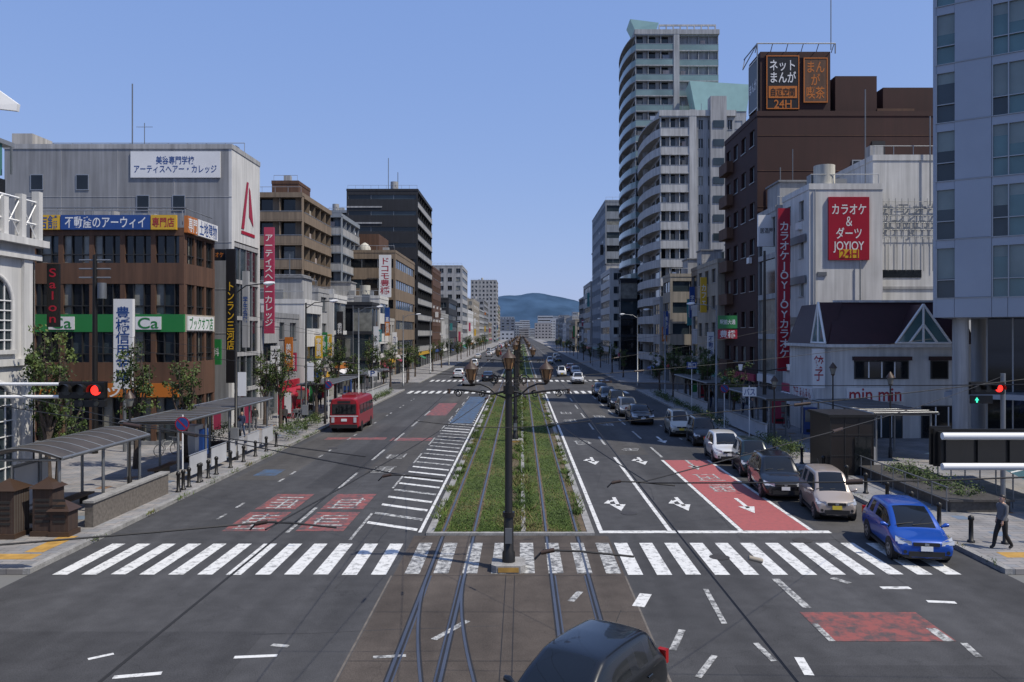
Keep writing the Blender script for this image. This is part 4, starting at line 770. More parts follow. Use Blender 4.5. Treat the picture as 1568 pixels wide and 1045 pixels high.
def car_mesh(kind,col):
    if (kind,col) in CMC: return CMC[(kind,col)]
    L,W,H,h0,s1,s2,s3,s4,belt,wr=KIND[kind]; pm=CP[col]; hw=W/2
    zc=belt-.02 if kind not in('kei','van') else belt
    S=[(0,.60,.50,.82,.72,0,0),(.008,.70,.58,.90,.82,0,0),(.05,.80,.68,.97,.85,0,0),(h0,zc-.05,zc-.15,1,.86,0,0),(s1-.012,zc+.0,zc-.07,1,.86,0,0),(s1,zc+.04,zc-.05,1,.86,1,0),(s1+.02,zc+.09,belt-.02,1,.86,1,1),((s1+s2)/2,(zc+H)/2+.05,belt,1,.80,1,1),(s2-.012,H-.09,belt,1,.75,1,1),(s2,H-.06,belt,1,.745,0,1),(s2+.05,H-.015,belt+.01,1,.74,0,1)]
    m=(s2+s3)/2; S+=[(m-.02,H,belt+.015,1,.735,0,0),(m+.015,H,belt+.015,1,.735,0,1),(s3-.09,H-.02,belt+.03,1,.73,0,0 if kind!='van' else 1),(s3-.05,H-.03,belt+.03,1,.73,0,1),(s3,H-.08,belt+.04,.99,.72,1,0)]
    S+=[(s4,belt+.08,belt-.0,.975,.82,0,0)]
    if kind=='sedan': S+=[(.97,belt+.04,belt-.06,.95,.84,0,0)]
    S+=[(.99,belt-.12,belt-.2,.95,.86,0,0),(1.0,.5,.45,.9,.8,0,0)]
    V=[];Fc=[];mi=[]; zb=.2
    for (s,zt,zbl,wf,rf,wg,sg) in S:
        x=L/2-s*L; w_=hw*wf; r=hw*rf; mid=min(.56,zbl-.04)
        half=[(0,zb),(w_*.86,zb),(w_*.97,zb+.13 if zbl>.5 else zb+.1),(w_,mid),(w_*.985,zbl-.05),(w_*.955,zbl),(r,zt-.05),(r*.92,zt),(0,zt+.03)]
        ring=[(x,y,z) for y,z in half]+[(x,-y,z) for y,z in half[-2:0:-1]]
        V+=ring
    n=16
    for i in range(len(S)-1):
        wg,sg=S[i][5],S[i][6]
        for k in range(n):
            k2=(k+1)%n; Fc.append((i*n+k,i*n+k2,(i+1)*n+k2,(i+1)*n+k))
            j=k if k<8 else 15-k
            mi.append(1 if (j==5 and sg) or (j==7 and wg) else (2 if j in(0,1) else 0))
    Fc.append(tuple(range(n))[::-1]); mi.append(0); Fc.append(tuple((len(S)-1)*n+k for k in range(n))); mi.append(0)
    me=bpy.data.meshes.new('body'); me.from_pydata(V,[],Fc)
    for q in (pm,CARGL,BLACK): me.materials.append(q)
    me.polygons.foreach_set('material_index',mi); me.polygons.foreach_set('use_smooth',[True]*len(Fc)); me.update()
    b=B('d')
    for sx,s in ((1,.20 if kind not in('kei','van') else .155),(-1,.79 if kind not in ('kei','van') else .82)):
        x=L/2-s*L; r=wr
        for sy in (-1,1):
            b.tube('wheels',[(x,sy*(hw-.18),r+.04),(x,sy*(hw+.004),r+.04)],r+.055,BLACK,24); b.tube('wheels',[(x,sy*(hw-.2),r),(x,sy*(hw-.02),r),(x,sy*(hw+.015),r)],[r,r,r-.03],BLACK,24); b.tube('wheels',[(x,sy*(hw),r),(x,sy*(hw+.022),r)],r*.64,WHEELR,20)
            for k in range(5):
                a=k*2*math.pi/5; b.tube('wheels',[(x+math.cos(a)*r*.4,sy*(hw+.02),r+math.sin(a)*r*.4),(x+math.cos(a)*r*.4,sy*(hw+.026),r+math.sin(a)*r*.4)],r*.15,BLACK,8)
    fx_=L/2; zl=.68 if kind!='van' else .78
    for sy in (-1,1):
        b.poly('lamps',[(fx_-.03,sy*hw*.48,zl-.07),(fx_-.03,sy*hw*.50,zl+.05),(fx_-.30,sy*hw*.95,zl+.15),(fx_-.22,sy*hw*.975,zl-.0)],LENS)
        b.poly('lamps',[(fx_+.0,sy*hw*.50,zl-.06),(fx_+.0,sy*hw*.52,zl+.05),(fx_-.1,sy*hw*.94,zl+.09),(fx_-.06,sy*hw*.95,zl-.03)],LENS)
        b.box('lamps',-fx_-.01,-fx_+.12,min(sy*hw*.72,sy*hw*.93),max(sy*hw*.72,sy*hw*.93),.72,.98,TAIL)
        b.tube('fog',[(fx_-.08,sy*hw*.72,.42),(fx_+.0,sy*hw*.72,.42)],.055,BLACK,10)
        mx=L/2-(s1+.05)*L; b.tube('mirrors',[(mx,sy*(hw*.93),belt+.03),(mx-.02,sy*(hw+.07),belt+.08),(mx-.03,sy*(hw+.16),belt+.08)],[.03,.07,.055],pm,8)
        for hx in (-.1,-.95): b.tube('handles',[(hx,sy*(hw+.0),belt-.12),(hx-.18,sy*(hw+.0),belt-.12)],.016,pm,5)
    b.box('grille',fx_-.06,fx_+.012,-hw*.44,hw*.44,.60,.70,BLACK); b.box('grille',fx_-.06,fx_+.018,-hw*.6,hw*.6,.28,.44,BLACK); b.box('badge',fx_+.01,fx_+.022,-.06,.06,.62,.69,FR)
    b.box('plate',fx_-.0,fx_+.03,-.17,.17,.46,.60,PLATE if kind=='kei' else PLW); b.box('plate',-fx_-.025,-fx_+.0,-.17,.17,.62,.78,PLATE if kind=='kei' else PLW)
    b.box('sill',-L*.30,L*.28,-hw*.99,hw*.99,.2,.28,BLACK)
    wx0=L/2-(s1+.015)*L; b.tube('wipers',[(wx0,-.1,zc+.12),(wx0-.12,.55,zc+.17)],.012,BLACK,4); b.tube('wipers',[(wx0,-.6,zc+.12),(wx0-.12,.0,zc+.18)],.012,BLACK,4)
    b.tube('roof_antenna',[(L/2-s3*L+.15,0,H),(L/2-s3*L-.05,0,H+.16)],.01,BLACK,4)
    res=[(me,2)]
    for pn,p in b.parts.items():
        m2=bpy.data.meshes.new(pn); m2.from_pydata(p['v'],[],p['f'])
        for q in p['mats']: m2.materials.append(q)
        m2.polygons.foreach_set('material_index',p['m']); m2.polygons.foreach_set('use_smooth',p['s']); m2.update(); res.append((m2,0))
    CMC[(kind,col)]=res; return res
NAMES={'hatch':'hatchback_car','suv':'suv_car','kei':'compact_van_car','van':'minivan','sedan':'sedan_car'}
def car(kind,col,x,y,ang=-90,sub=1):
    e=bpy.data.objects.new(NAMES[kind],None); COL.objects.link(e); e.location=(x,y,.01); e.rotation_euler=(0,0,math.radians(ang))
    for me,s in car_mesh(kind,col):
        o=bpy.data.objects.new(me.name.split('.')[0],me); COL.objects.link(o); o.parent=e
        if s:
            md=o.modifiers.new('s','SUBSURF'); md.levels=md.render_levels=s if y<60 else 1
    return e
car('hatch','black',1.05,14.0,236)
car('hatch','blue',12.45,25.85,-98)
car('kei','champ',11.95,31.2,-98); car('suv','black',11.25,35.3,-96); car('kei','teal',11.6,40.2,-96); car('hatch','white',11.3,44.4,-94); car('kei','black',11.5,50.8,-93); car('kei','cream',10.9,55.4,-92)
car('sedan','black',9.3,62.8); car('hatch','grey',9.1,68.5); car('kei','black',9.0,75); car('hatch','teal',8.9,82); car('sedan','grey',9.0,90); car('kei','white',6.6,130); car('hatch','white',8,112,-95)
for i in range(22):
    lane=R.choice([-12,-9.7,-7,4,6.6,9.2]); y=135+i*15+R.uniform(-3,3); car(R.choice(['hatch','suv','kei','sedan','van']),R.choice(['black','white','silver','grey','white','red','cream']),lane,y,90 if lane<0 else -90)
for (x,y,k,c) in ((-7,108,'van','silver'),(-9.8,126,'hatch','white'),(-4.9,118,'sedan','black')): car(k,c,x,y,90)
BR=M('bus_red',(.28,.010,.018),.3,.1,coat=.6,var=.03)
def bus(x,y,L=5.6,W=2.1,H=2.4):
    b=B('minibus',(x,y,0)); sec=[(0,.9),(.08,.985),(.3,1),(L-.3,1),(L-.08,.98),(L,.9)]
    V=[];n=12
    for (a,f) in sec:
        w_=W/2*f; zt=H*(.985 if f<.95 else 1); pr=[(w_*.92,.32),(w_,.45),(w_,1.25),(w_*.97,2.0),(w_*.86,zt-.08),(w_*.6,zt)]
        V+=[(x+p,y-L/2+a,z) for p,z in pr]+[(x-p,y-L/2+a,z) for p,z in pr[::-1]]
    Fc=[];
    for i in range(len(sec)-1):
        for k in range(n): Fc.append((i*n+k,i*n+(k+1)%n,(i+1)*n+(k+1)%n,(i+1)*n+k))
    Fc+=[tuple(range(n)),tuple((len(sec)-1)*n+k for k in range(n))]
    b.poly('body',V,BR,Fc)
    ye=y-L/2; h2=W/2
    b.box('rear_window',x-.78,x+.78,ye-.015,ye+.01,1.35,1.95,CARGL); b.box('window_frame',x-.85,x+.85,ye-.008,ye+.01,1.28,2.02,BLACK); b.box('bumper',x-.95,x+.95,ye-.12,ye+.05,.34,.58,BLACK); b.box('destination_sign',x-.45,x+.45,ye-.02,ye,2.08,2.24,BLACK)
    for s in (-1,1):
        b.box('tail_lamp',x+s*.78-.1,x+s*.78+.1,ye-.03,ye+.02,.72,1.08,LENS)
        for k in range(4): b.box('side_window',min(x+s*(h2-.04),x+s*(h2+.012)),max(x+s*(h2-.04),x+s*(h2+.012)),y-L/2+.45+k*1.22,y-L/2+1.5+k*1.22,1.3,1.95,CARGL)
        for yy in (y-L/2+1.1,y+L/2-1.1): b.tube('wheel',[(x+s*.8,yy,.38),(x+s*(h2+.01),yy,.38)],.38,BLACK,18)
        b.tube('mirror',[(x+s*1.0,y+L/2,2.0),(x+s*1.25,y+L/2+.1,1.8)],[.03,.09],BLACK,6)
    b.box('plate',x-.2,x+.2,ye-.02,ye,.8,.98,PLW); b.box('stripe',x-1.0,x+1.0,ye-.006,ye+.01,1.14,1.2,SWHT); b.box('roof_unit',x-.5,x+.5,y-1.2,y+1.2,H,H+.16,BR); b.done()
bus(-12.5,59.0)
# ============================================================ STREET FURNITURE
def shelter(name,x0,x1,y0,y1,z,curved=True,face=1):
    b=B(name,((x0+x1)/2,(y0+y1)/2,.13)); n=8; V=[]
    for yy in (y0,y1):
        for dz in (0,-.08):
            for k in range(n+1):
                t=k/n; zz=z+(.32*math.sin(math.pi*t) if curved else .05*t); V.append((x0+(x1-x0)*t,yy,zz+dz))
    m=n+1; Fc=[]
    for k in range(n): Fc+=[(k,k+1,2*m+k+1,2*m+k),(m+k,m+k+1,3*m+k+1,3*m+k),(k,k+1,m+k+1,m+k),(2*m+k,2*m+k+1,3*m+k+1,3*m+k)]
    Fc+=[(0,m,3*m,2*m),(n,m+n,3*m+n,2*m+n)]
    b.poly('roof',V,M('shelter_roof',(.07,.06,.052),.5,.2,var=.25),Fc)
    kk=max(2,int((y1-y0)/.9))
    for k in range(kk+1):
        yy=y0+(y1-y0)*k/kk
        b.tube('roof_rib',[(x0+(x1-x0)*t/n,yy,z+(.32*math.sin(math.pi*t/n) if curved else .05*t/n)+.01) for t in range(n+1)],.02,METAL,4)
    b.tube('gutter',[(x1,y0,z-.03),(x1,y1,z-.03)],.07,METAL,6); b.tube('gutter',[(x0,y0,z-.03),(x0,y1,z-.03)],.07,METAL,6)
    k=max(2,int((y1-y0)/3.2))
    for i in range(k+1):
        yy=y0+.3+(y1-y0-.6)*i/k
        for xx in (x0+.25,x1-.25): b.tube('post',[(xx,yy,.13),(xx,yy,z)],.06,METAL,8)
        b.tube('beam',[(x0+.25,yy,z-.12),(x1-.25,yy,z-.12)],.05,METAL,6)
    return b
b=shelter('bus_shelter',-18.6,-15.7,27.2,33.6,2.75)
b.box('low_wall',-15.45,-15.15,28.2,34.2,.13,1.0,M('wall_granite',(.13,.115,.10),.7,var=.3,scale=8)); b.box('wall_cap',-15.5,-15.1,28.15,34.25,1.0,1.08,KERB)
b.box('bench_seat',-17.9,-17.4,28.5,32.5,.5,.57,BROWNM); [b.box('bench_leg',-17.8,-17.5,yy,yy+.1,.13,.5,DARKM) for yy in (28.8,30.5,32.1)]
b.box('info_panel',-18.5,-18.42,29,31,.6,2.1,SWHT); b.box('info_frame',-18.52,-18.46,28.9,31.1,.5,2.2,FR)
b.done()
b=shelter('bus_shelter',-18.4,-15.6,36.5,50,2.95,False)
SCR=M('screen_white',(.42,.43,.45),.3)
for k in range(5): b.box('glass_screen',-15.5,-15.46,37.2+k*2.6,39.2+k*2.6,.35,1.25,SCR); b.tube('screen_frame',[(-15.48,37.1+k*2.6,1.3),(-15.48,39.3+k*2.6,1.3)],.03,FR,4)
for k in range(3): b.box('bench_seat',-17.6,-17.2,37.5+k*4,39.8+k*4,.5,.56,BROWNM); b.box('bench_leg',-17.5,-17.3,38+k*4,39.2+k*4,.13,.5,DARKM)
b.box('timetable_box',-16.1,-15.9,39.8,40.5,.9,2.2,SBLUE); b.box('vending_machine',-18.3,-17.6,43,44.1,.13,2.0,SWHT); b.done()
for (x0,x1,y0,y1) in ((-18,-15.5,64,76),(-18,-15.3,79,92),(15.4,18,50,60),(15.4,18,66,80)):
    b=shelter('bus_shelter',x0,x1,y0,y1,2.9,False); xs=x1 if x0<0 else x0; b.box('screen',xs-.05,xs+.05,y0,y1,.3,1.25,SCR); b.box('screen_cap',xs-.1,xs+.1,y0,y1,1.25,1.33,KERB); b.done()
b=shelter('walkway_canopy',18.6,22,42,50.8,2.8,False); b.box('low_wall',18.5,18.7,42,50,.13,1.0,W_LTG); b.done()
BRK=tilem('brick_brown',(.05,.028,.02),(.036,.021,.017),(.07,.06,.05),3,.5,.2)
for (x,y,w_,h) in ((-17.35,27.0,.42,1.75),(-16.2,27.3,.34,1.75),(-15.6,27.2,.3,1.0)):
    b=B('utility_pillar',(x,y,0)); b.box('base',x-w_-.06,x+w_+.06,y-w_-.06,y+w_+.06,.13,.3,BROWNM); b.box('body',x-w_,x+w_,y-w_,y+w_,.3,h,BRK)
    b.poly('cap',[(x-w_-.1,y-w_-.1,h),(x+w_+.1,y-w_-.1,h),(x+w_+.1,y+w_+.1,h),(x-w_-.1,y+w_+.1,h),(x,y,h+.35)],BROWNM,[(0,1,4),(1,2,4),(2,3,4),(3,0,4),(0,1,2,3)])
    for k in range(5): b.box('louvre',x-w_*.7,x+w_*.7,y-w_-.02,y-w_-.003,.6+k*.18,.68+k*.18,BLACK)
    b.done()
def bollard(x,y):
    b=B('bollard',(x,y,.13)); b.tube('post',[(x,y,.13),(x,y,.2),(x,y,.22),(x,y,.85),(x,y,.88),(x,y,.98),(x,y,1.03)],[.12,.12,.075,.07,.1,.09,.02],DARKM,10); b.done(single=True)
for i in range(12): bollard(-14.85,27.4+i*1.9 if i>3 else 34.5+i*1.1)
for y in (26.2,28.2,30.2,32.2,34.2,36.2,39,42): bollard(14.8,y)
for (x,y) in ((15.8,26),(17,26),(18.2,26),(-17.5,25.4),(-18.8,25.4)): bollard(x,y)
b=B('subway_entrance',(16,39.5,0)); BX0,BX1,BY0,BY1=14.95,17.05,38.5,41.2
b.box('body',BX0,BX1,BY0,BY1,.13,2.95,M('bronze_panel',(.025,.019,.016),.4,.3)); b.box('roof',BX0-.1,BX1+.1,BY0-.1,BY1+.1,2.95,3.08,DARKM)
for k in range(4): b.box('joint',BX0+k*.69,BX0+.03+k*.69,BY0-.02,BY0-.005,.13,2.95,BLACK)
for z in (1.1,2.1): b.box('joint',BX0,BX1,BY0-.03,BY0-.022,z,z+.03,BLACK)
b.box('door',16.1,16.9,BY0-.05,BY0-.035,.15,2.0,GL1); b.done()
b=B('planter_wall',(18,34,0)); G2=M('granite_dark',(.06,.055,.05),.5,var=.3,scale=8)
b.box('wall',16.5,18.8,30.6,38.6,.13,.55,G2); b.box('cap',16.4,18.9,30.5,38.7,.55,.63,G2); b.done()
b=B('handrail',(17,34,0))
for k in range(8): b.tube('post',[(16.35,30.6+k*1.1,.13),(16.35,30.6+k*1.1,1.1)],.025,METAL,5)
for z in (.6,1.1): b.tube('rail',[(16.35,30.5,z),(16.35,38.5,z)],.03,METAL,5)
b.done()
b=B('glass_canopy',(21,33,0))
for k in range(8):
    a0=k/8;a1=(k+1)/8; b.poly('glass_panel',[(19.2,29+9*a0,1.2+.5*math.sin(a0*3)),(19.2,29+9*a1-.05,1.2+.5*math.sin(a1*3)),(23,29+9*a1-.05,2.0+.5*math.sin(a1*3)),(23,29+9*a0,2.0+.5*math.sin(a0*3))],GLT); b.tube('rib',[(19.2,29+9*a0,1.2+.5*math.sin(a0*3)),(23,29+9*a0,2.0+.5*math.sin(a0*3))],.04,METAL,5); b.tube('post',[(19.3,29+9*a0,.13),(19.3,29+9*a0,1.2+.5*math.sin(a0*3))],.03,METAL,5)
b.done()
# ---- traffic signals
LR=M('signal_red_lit',(1,.03,.02),.4,emis=2.0,var=0); LOFF=M('signal_lens_off',(.03,.03,.025),.3); LG=M('signal_green_lit',(.05,.9,.5),.4,emis=1.2,var=0)
def sig_head(b,F,a,z,lit=True,back=False):
    b.fbox('housing',F,a,a+1.25,z-.21,z+.21,-.12,.0,DARKM); b.fbox('housing_rim',F,a-.03,a+1.28,z-.24,z+.24,-.14,-.10,DARKM)
    o,u,n=F
    if back:
        for i in range(3): b.fbox('housing_rib',F,a+.05+i*.405,a+.40+i*.405,z-.17,z+.17,0,.03,BLACK)
        return
    for i in range(3):
        c=o+u*(a+.22+i*.405); m=(LR if (i==2 and lit) else LOFF)
        b.tube('lens',[(c.x,c.y,z),(c.x+n.x*.02,c.y+n.y*.02,z)],.14,m,20)
        K=12;V=[]
        for k in range(K+1):
            t=math.radians(-15)+math.radians(210)*k/K; r=.17
            for d in (.0,.2): V.append((c.x+u.x*r*math.cos(t)+n.x*d,c.y+u.y*r*math.cos(t)+n.y*d,z+r*math.sin(t)))
        b.poly('visor',V,DARKM,[(2*k,2*k+1,2*k+3,2*k+2) for k in range(K)])
b=B('traffic_signal',(-15.6,21.9,0)); F=Fcam(-12.72,21.9)
b.tube('pole',[(-16.3,22,0),(-16.3,22,6.3)],[.13,.1],WHITEP,10)
for z in (5.6,5.25): b.tube('arm',[(-16.3,22.05,z),(-11.5,22.05,z)],.045,WHITEP,8)
sig_head(b,F,0,5.44); b.fbox('housing',F,.42,1.28,4.98,5.16,-.12,0,DARKM)
for i in range(2): 
    c=F[0]+F[1]*(.62+i*.42); b.tube('lens',[(c.x,c.y,5.07),(c.x,c.y-.02,5.07)],.07,LOFF,12)
b.done()
b=B('traffic_signal',(18.3,30,0)); F=Fcam(16.85,29.8); b.tube('pole',[(18.15,30,0),(18.15,30,5.5)],.09,METAL,10); sig_head(b,F,0,4.95)
b.fbox('housing',F,.0,.8,4.38,4.68,-.12,0,DARKM); c=F[0]+F[1]*.2
b.poly('arrow_lens',[(c.x-.08,c.y-.012,4.5),(c.x,c.y-.012,4.62),(c.x+.08,c.y-.012,4.5),(c.x+.03,c.y-.012,4.5),(c.x+.03,c.y-.012,4.42),(c.x-.03,c.y-.012,4.42),(c.x-.03,c.y-.012,4.5)],LG)
b.tube('arm',[(16.9,29.95,4.95),(18.15,29.95,4.95)],.04,METAL,6); b.done()
b=B('traffic_signal',(9.5,10,0)); F=Fcam(5.32,10.15)
b.tube('pole',[(9.4,10.1,0),(9.4,10.1,6.6)],.11,WHITEP,12)
for z in (5.72,5.34): b.tube('arm',[(5.25,9.93,z),(9.4,9.93,z)],.045,WHITEP,12)
sig_head(b,F,0.03,5.53,False,True); b.fbox('backplate',F,-.02,.25,5.3,5.8,-.2,-.16,DARKM); b.done()
def lamp(x,y,h,armx,name='street_lamp',m=METAL,twin=False):
    b=B(name,(x,y,.13)); b.tube('pole',[(x,y,.1),(x,y,.6),(x,y,.62),(x,y,h)],[.13,.13,.09,.055],m,10)
    for s in ((1,-1) if twin else (1,)):
        e=x+armx*s; b.tube('arm',[(x,y,h-.4),(x+armx*s*.3,y,h),(e,y,h+.15)],.035,m,6); b.tube('lamp_head',[(e-.3*s,y,h+.12),(e-.05*s,y,h+.1),(e+.3*s,y,h+.16)],[.05,.13,.06],WHITEP,8)
    return b
for (x,y,h,a) in ((-15.5,43.3,9.6,1.8),(-15.4,57,9.2,2),(-15.3,75,9.4,2),(-15.4,104,9.4,2),(-15.4,135,9.4,2),(-15.4,170,9.4,2),(15.2,62,9.2,-2),(15.2,84,9.4,-2),(15.2,104,9.4,-2),(15.2,135,9.4,-2),(15.2,170,9.4,-2),(15.2,215,9.4,-2)):
    b=lamp(x,y,h,a,m=DARKM if y<60 else METAL)
    if y<60: b.box('banner',x+.1,x+.55,y-.02,y+.02,3.6,4.9,SWHT); b.box('control_box',x-.2,x+.2,y-.3,y-.1,1.2,1.9,FR)
    if y==62: b.sign(Fcam(x+.1,y-.1),0,1.5,7.4,8.4,-.05,0,SGREEN,'駅前大通',SWHT); b.sign(Fcam(x+.1,y-.1),0,1.5,6.6,7.3,-.05,0,SRED,'豊橋',SWHT)
    b.done()
b=B('utility_pole',(-24.4,45.6,0)); b.tube('pole',[(-24.4,45.6,0),(-24.4,45.6,11.5)],[.17,.12],DARKM,10)
for z in (10.2,10.7,11.2): b.tube('cross_arm',[(-25.3,45.6,z),(-23.5,45.6,z)],.05,METAL,5)
b.tube('transformer',[(-24.0,45.6,9.0),(-24.0,45.6,9.9)],.25,METAL,12); b.done()
b=B('signal_camera_pole',(16.2,53,0)); b.tube('pole',[(16.2,53,.1),(16.2,53,12.5)],[.14,.08],DARKM,10)
for s in (-1,1):
    b.tube('arm',[(16.2,53,4.5),(16.2+s*1.6,53,4.75)],.04,DARKM,6); b.tube('lamp',[(16.2+s*1.6,53,4.55),(16.2+s*1.6,53,4.95)],[.1,.16],WHITEP,8)
b.done()
def ornate(x,y,h=4.0):
    b=B('ornate_street_lamp',(x,y,.13)); b.tube('pole',[(x,y,.1),(x,y,.7),(x,y,.75),(x,y,h-.1)],[.11,.1,.06,.045],DARKM,8); b.tube('glass',[(x,y,h),(x,y,h+.35)],[.1,.19],GL3,6); b.tube('cap',[(x,y,h+.36),(x,y,h+.45),(x,y,h+.7)],[.24,.2,.02],BROWNM,6); b.tube('collar',[(x,y,h-.12),(x,y,h)],[.04,.12],BROWNM,6); b.done()
ornate(18.4,47,4.6); ornate(-14.9,60.5,3.8); ornate(15.1,47.5,3.8); ornate(20.4,44,4.2); ornate(-17.2,35,3.8)
def rsign(x,y,h,bgm,fg,txt='',rect_=False):
    b=B('traffic_sign',(x,y,.13)); b.tube('pole',[(x,y,.1),(x,y,h+.4)],.035,WHITEP,8)
    if rect_: b.sign(Fcam(x-.45,y-.04),0,.9,h-.3,h+.3,-.02,0,bgm,txt,fg)
    else:
        b.tube('disc',[(x,y-.05,h),(x,y-.06,h)],.32,fg,20); b.tube('disc_face',[(x,y-.061,h),(x,y-.066,h)],.27,bgm,20); b.poly('slash',[(x-.2,y-.07,h+.15),(x-.15,y-.07,h+.2),(x+.2,y-.07,h-.15),(x+.15,y-.07,h-.2)],fg)
    b.done()
rsign(-15.0,35.3,3.0,SBLUE,SRED); rsign(-15,62,3,SBLUE,SRED); rsign(14.9,52,3.2,SWHT,SBLUE,'バス',True); rsign(14.8,58,3.0,SBLUE,SRED); rsign(-14.9,80,3,SWHT,SBLUE,'P',True); rsign(15.0,70,4.2,SBLUE,SWHT,'西口',True)
for i in range(24):
    s=R.choice([-1,-1,1]); x=s*R.uniform(17.8,20.5); y=R.uniform(46,92)
    if i%2:
        b=B('banner_flag',(x,y,.13)); b.tube('pole',[(x,y,.13),(x,y,2.6)],.015,WHITEP,5); m=R.choice([SRED,SYEL,SWHT,SGREEN,SPINK]); b.box('cloth',x+.02,x+.5,y-.01,y+.01,.9,2.5,m); b.done()
    else:
        b=B('vending_machine' if R.random()<.5 else 'planter_box',(x,y,.13))
        if b.name=='vending_machine': b.box('cabinet',x-.45,x+.45,y-.35,y+.35,.13,1.95,R.choice([SWHT,SRED,SBLUE])); b.box('display',x-.38,x+.38,y-.37,y-.355,1.0,1.8,GL3); b.box('slot',x-.3,x+.3,y-.37,y-.355,.3,.5,BLACK); b.done()
        else: 
            b.box('tub',x-.5,x+.5,y-.3,y+.3,.13,.6,BRK); b.done(); hedge('shrub',x-.4,x+.4,y-.2,y+.2,.5,1.1)
def bicycle(x,y,a):
    e=B('bicycle',(0,0,0))
    for cx in (-.52,.52):
        e.tube('wheel',[(cx+.32*math.cos(k*math.pi/8),0,.33+.32*math.sin(k*math.pi/8)) for k in range(17)],.02,BLACK,5,False)
    for p,q in (((-.52,0,.33),(-.1,0,.3)),((-.1,0,.3),(-.2,0,.85)),((-.1,0,.3),(.38,0,.75)),((.52,0,.33),(.38,0,.95)),((-.52,0,.33),(-.18,0,.75)),((-.18,0,.75),(.38,0,.8)),((.3,-.25,1.0),(.3,.25,1.0)),((-.32,0,.87),(-.08,0,.87))): e.tube('frame',[p,q],.02,METAL,5)
    e.box('basket',.42,.7,-.16,.16,.72,.95,METAL); o=e.done(); o.location=(x,y,.13); o.rotation_euler=(0,0,math.radians(a))
for (x,y,a) in ((-17,61,80),(-17.6,61.4,85),(-19.5,57,95),(-19.9,63,90),(19.3,58,90),(19.2,62,85),(-20,45,60)): bicycle(x,y,a)
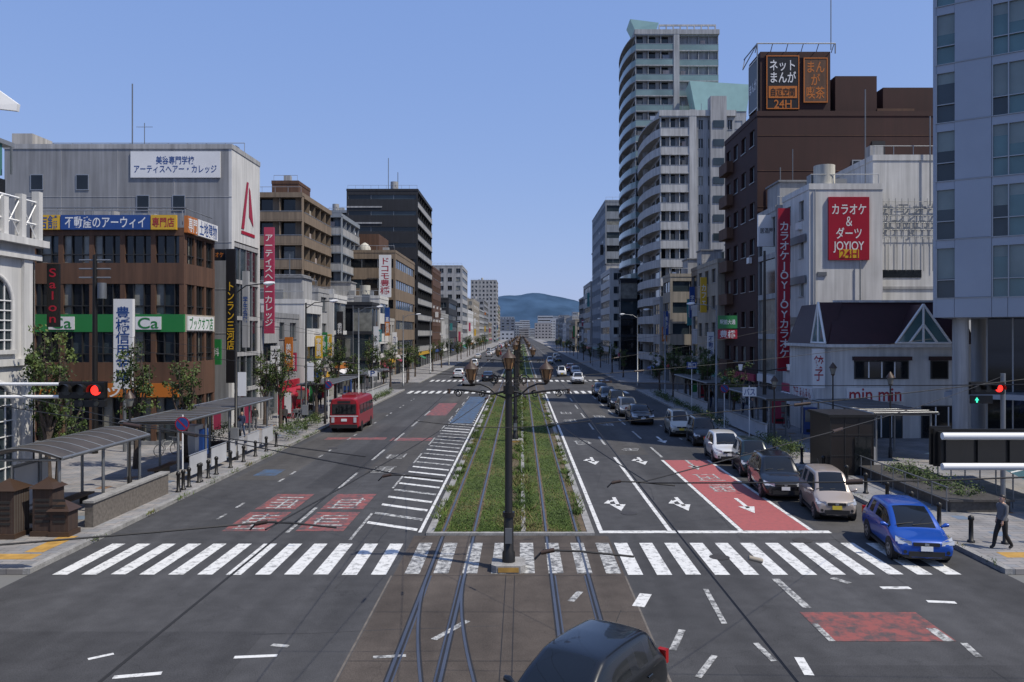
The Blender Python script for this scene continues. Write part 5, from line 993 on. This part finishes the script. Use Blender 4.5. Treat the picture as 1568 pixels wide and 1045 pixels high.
# ============================================================ PEOPLE
def person(x,y,ang,top,bottom,h=1.7,step=.28):
    S=h/1.7; me=bpy.data.meshes.new('p'); 
    J=[(0,0,.92),(0,.0,1.12),(0,.0,1.36),(0,.0,1.47),(0,.01,1.53),
       (.095,0,.88),(.10,step*.55,.50),(.10,step*.85,.09),(.10,step*.85+.13,.045),
       (-.095,0,.88),(-.10,-step*.25+.06,.50),(-.10,-step*.95,.12),(-.10,-step*.95+.12,.05),
       (.18,0,1.40),(.225,-.07,1.13),(.22,.03,.90),(-.18,0,1.40),(-.225,.05,1.13),(-.22,.19,.94)]
    E=[(0,1),(1,2),(2,3),(3,4),(0,5),(5,6),(6,7),(7,8),(0,9),(9,10),(10,11),(11,12),(2,13),(13,14),(14,15),(2,16),(16,17),(17,18)]
    rad=[.14,.125,.15,.06,.05,.105,.075,.055,.045,.105,.075,.055,.045,.07,.052,.035,.07,.052,.035]
    me.from_pydata([(a*S,b_*S,c*S) for a,b_,c in J],E,[]); ob=bpy.data.objects.new('tmp',me); COL.objects.link(ob)
    ob.modifiers.new('k','SKIN'); sv=me.skin_vertices[0].data
    for i,r in enumerate(rad): sv[i].radius=(r*S*(1.25 if i in(0,1,2) else 1),r*S*(.8 if i in (0,1,2) else 1))
    sv[0].use_root=True
    m=ob.modifiers.new('s','SUBSURF'); m.levels=1
    bpy.context.view_layer.update(); ev=ob.evaluated_get(bpy.context.evaluated_depsgraph_get()); nm=bpy.data.meshes.new_from_object(ev); bpy.data.objects.remove(ob)
    nm.materials.clear(); [nm.materials.append(q) for q in (top,bottom,SKIN,BLACK)]
    for p in nm.polygons:
        c=p.center/S; p.use_smooth=True
        p.material_index=3 if c.z<.1 else 1 if (c.z<.95 and abs(c.x)<.19) else 2 if (c.z>1.47 or (abs(c.x)>.19 and c.z<.96)) else 0
    body=bpy.data.objects.new('body',nm); COL.objects.link(body)
    b=B('person'); 
    prof=[(1.50,.045,.02),(1.53,.062,.03),(1.57,.075,.02),(1.62,.08,.01),(1.67,.078,0),(1.71,.055,0),(1.725,.01,0)]
    def ringz(pr,mat,part,sy=1.15):
        V=[];K=12
        for z,r,oy in pr:
            for k in range(K): a=2*math.pi*k/K; V.append((r*math.cos(a)*S,(oy+r*sy*math.sin(a))*S,z*S))
        b.poly(part,V,mat,[(i*K+k,i*K+(k+1)%K,(i+1)*K+(k+1)%K,(i+1)*K+k) for i in range(len(pr)-1) for k in range(K)],smooth=True)
    ringz(prof,SKIN,'head'); ringz([(1.58,.07,-.025),(1.62,.085,-.022),(1.68,.087,-.012),(1.72,.065,-.005),(1.745,.01,0)],HAIR,'hair')
    b.tube('nose',[(0,.1*S,1.63*S),(0,.118*S,1.6*S)],[.008,.014],SKIN,5); b.box('mouth',-.022*S,.022*S,.098*S,.104*S,1.562*S,1.57*S,TAIL)
    for s in (-1,1):
        b.tube('eye',[(s*.03*S,.085*S,1.635*S),(s*.03*S,.097*S,1.635*S)],.009,HAIR,6); b.tube('ear',[(s*.078*S,0,1.64*S),(s*.088*S,0,1.6*S)],[.015,.012],SKIN,5)
        hx,hy,hz=((.22,.03,.90) if s>0 else (-.22,.19,.94))
        b.tube('hand',[(hx*S,hy*S,(hz+.01)*S),(hx*S,(hy+.01)*S,(hz-.08)*S)],[.026,.032],SKIN,8)
        for i,(o_,l) in enumerate(((-.027,.065),(-.009,.078),(.009,.072),(.027,.055))): b.tube('finger',[(hx*S,(hy+o_)*S,(hz-.075)*S),((hx-s*.006)*S,(hy+o_+.005)*S,(hz-.075-l*.6)*S),((hx-s*.025)*S,(hy+o_+.006)*S,(hz-.075-l)*S)],[.009,.008,.006],SKIN,5)
        b.tube('thumb',[(hx*S,(hy+.028)*S,(hz-.03)*S),((hx-s*.012)*S,(hy+.055)*S,(hz-.075)*S)],[.011,.007],SKIN,5)
    e=b.done(); body.parent=e; e.location=(x,y,.125); e.rotation_euler=(0,0,math.radians(ang)); return e
CL=[M('cloth_'+n,c,.9,var=.1,scale=6) for n,c in (('navy',(.02,.03,.07)),('grey',(.12,.12,.125)),('white',(.5,.5,.48)),('black',(.015,.015,.016)),('beige',(.3,.24,.17)),('denim',(.05,.08,.15)),('blue',(.08,.15,.3)))]
for (x,y,a,t,bt,h) in ((15.35,25.4,100,1,3,1.7),(-17.6,49.5,0,2,3,1.65),(-18.4,52.5,180,0,5,1.72),(-17.2,58,170,4,3,1.6),(-18.9,56.5,20,3,1,1.7),(-17.9,66,180,2,5,1.6),(-16.5,46,90,6,3,1.7),(18.6,64,180,1,3,1.7),(19.2,69,0,2,0,1.62),(17.6,74,180,3,5,1.7),(-18.5,73,0,0,3,1.7)):
    person(x,y,a,CL[t],CL[bt],h)
place_texts()
print('objects',len(bpy.data.objects))
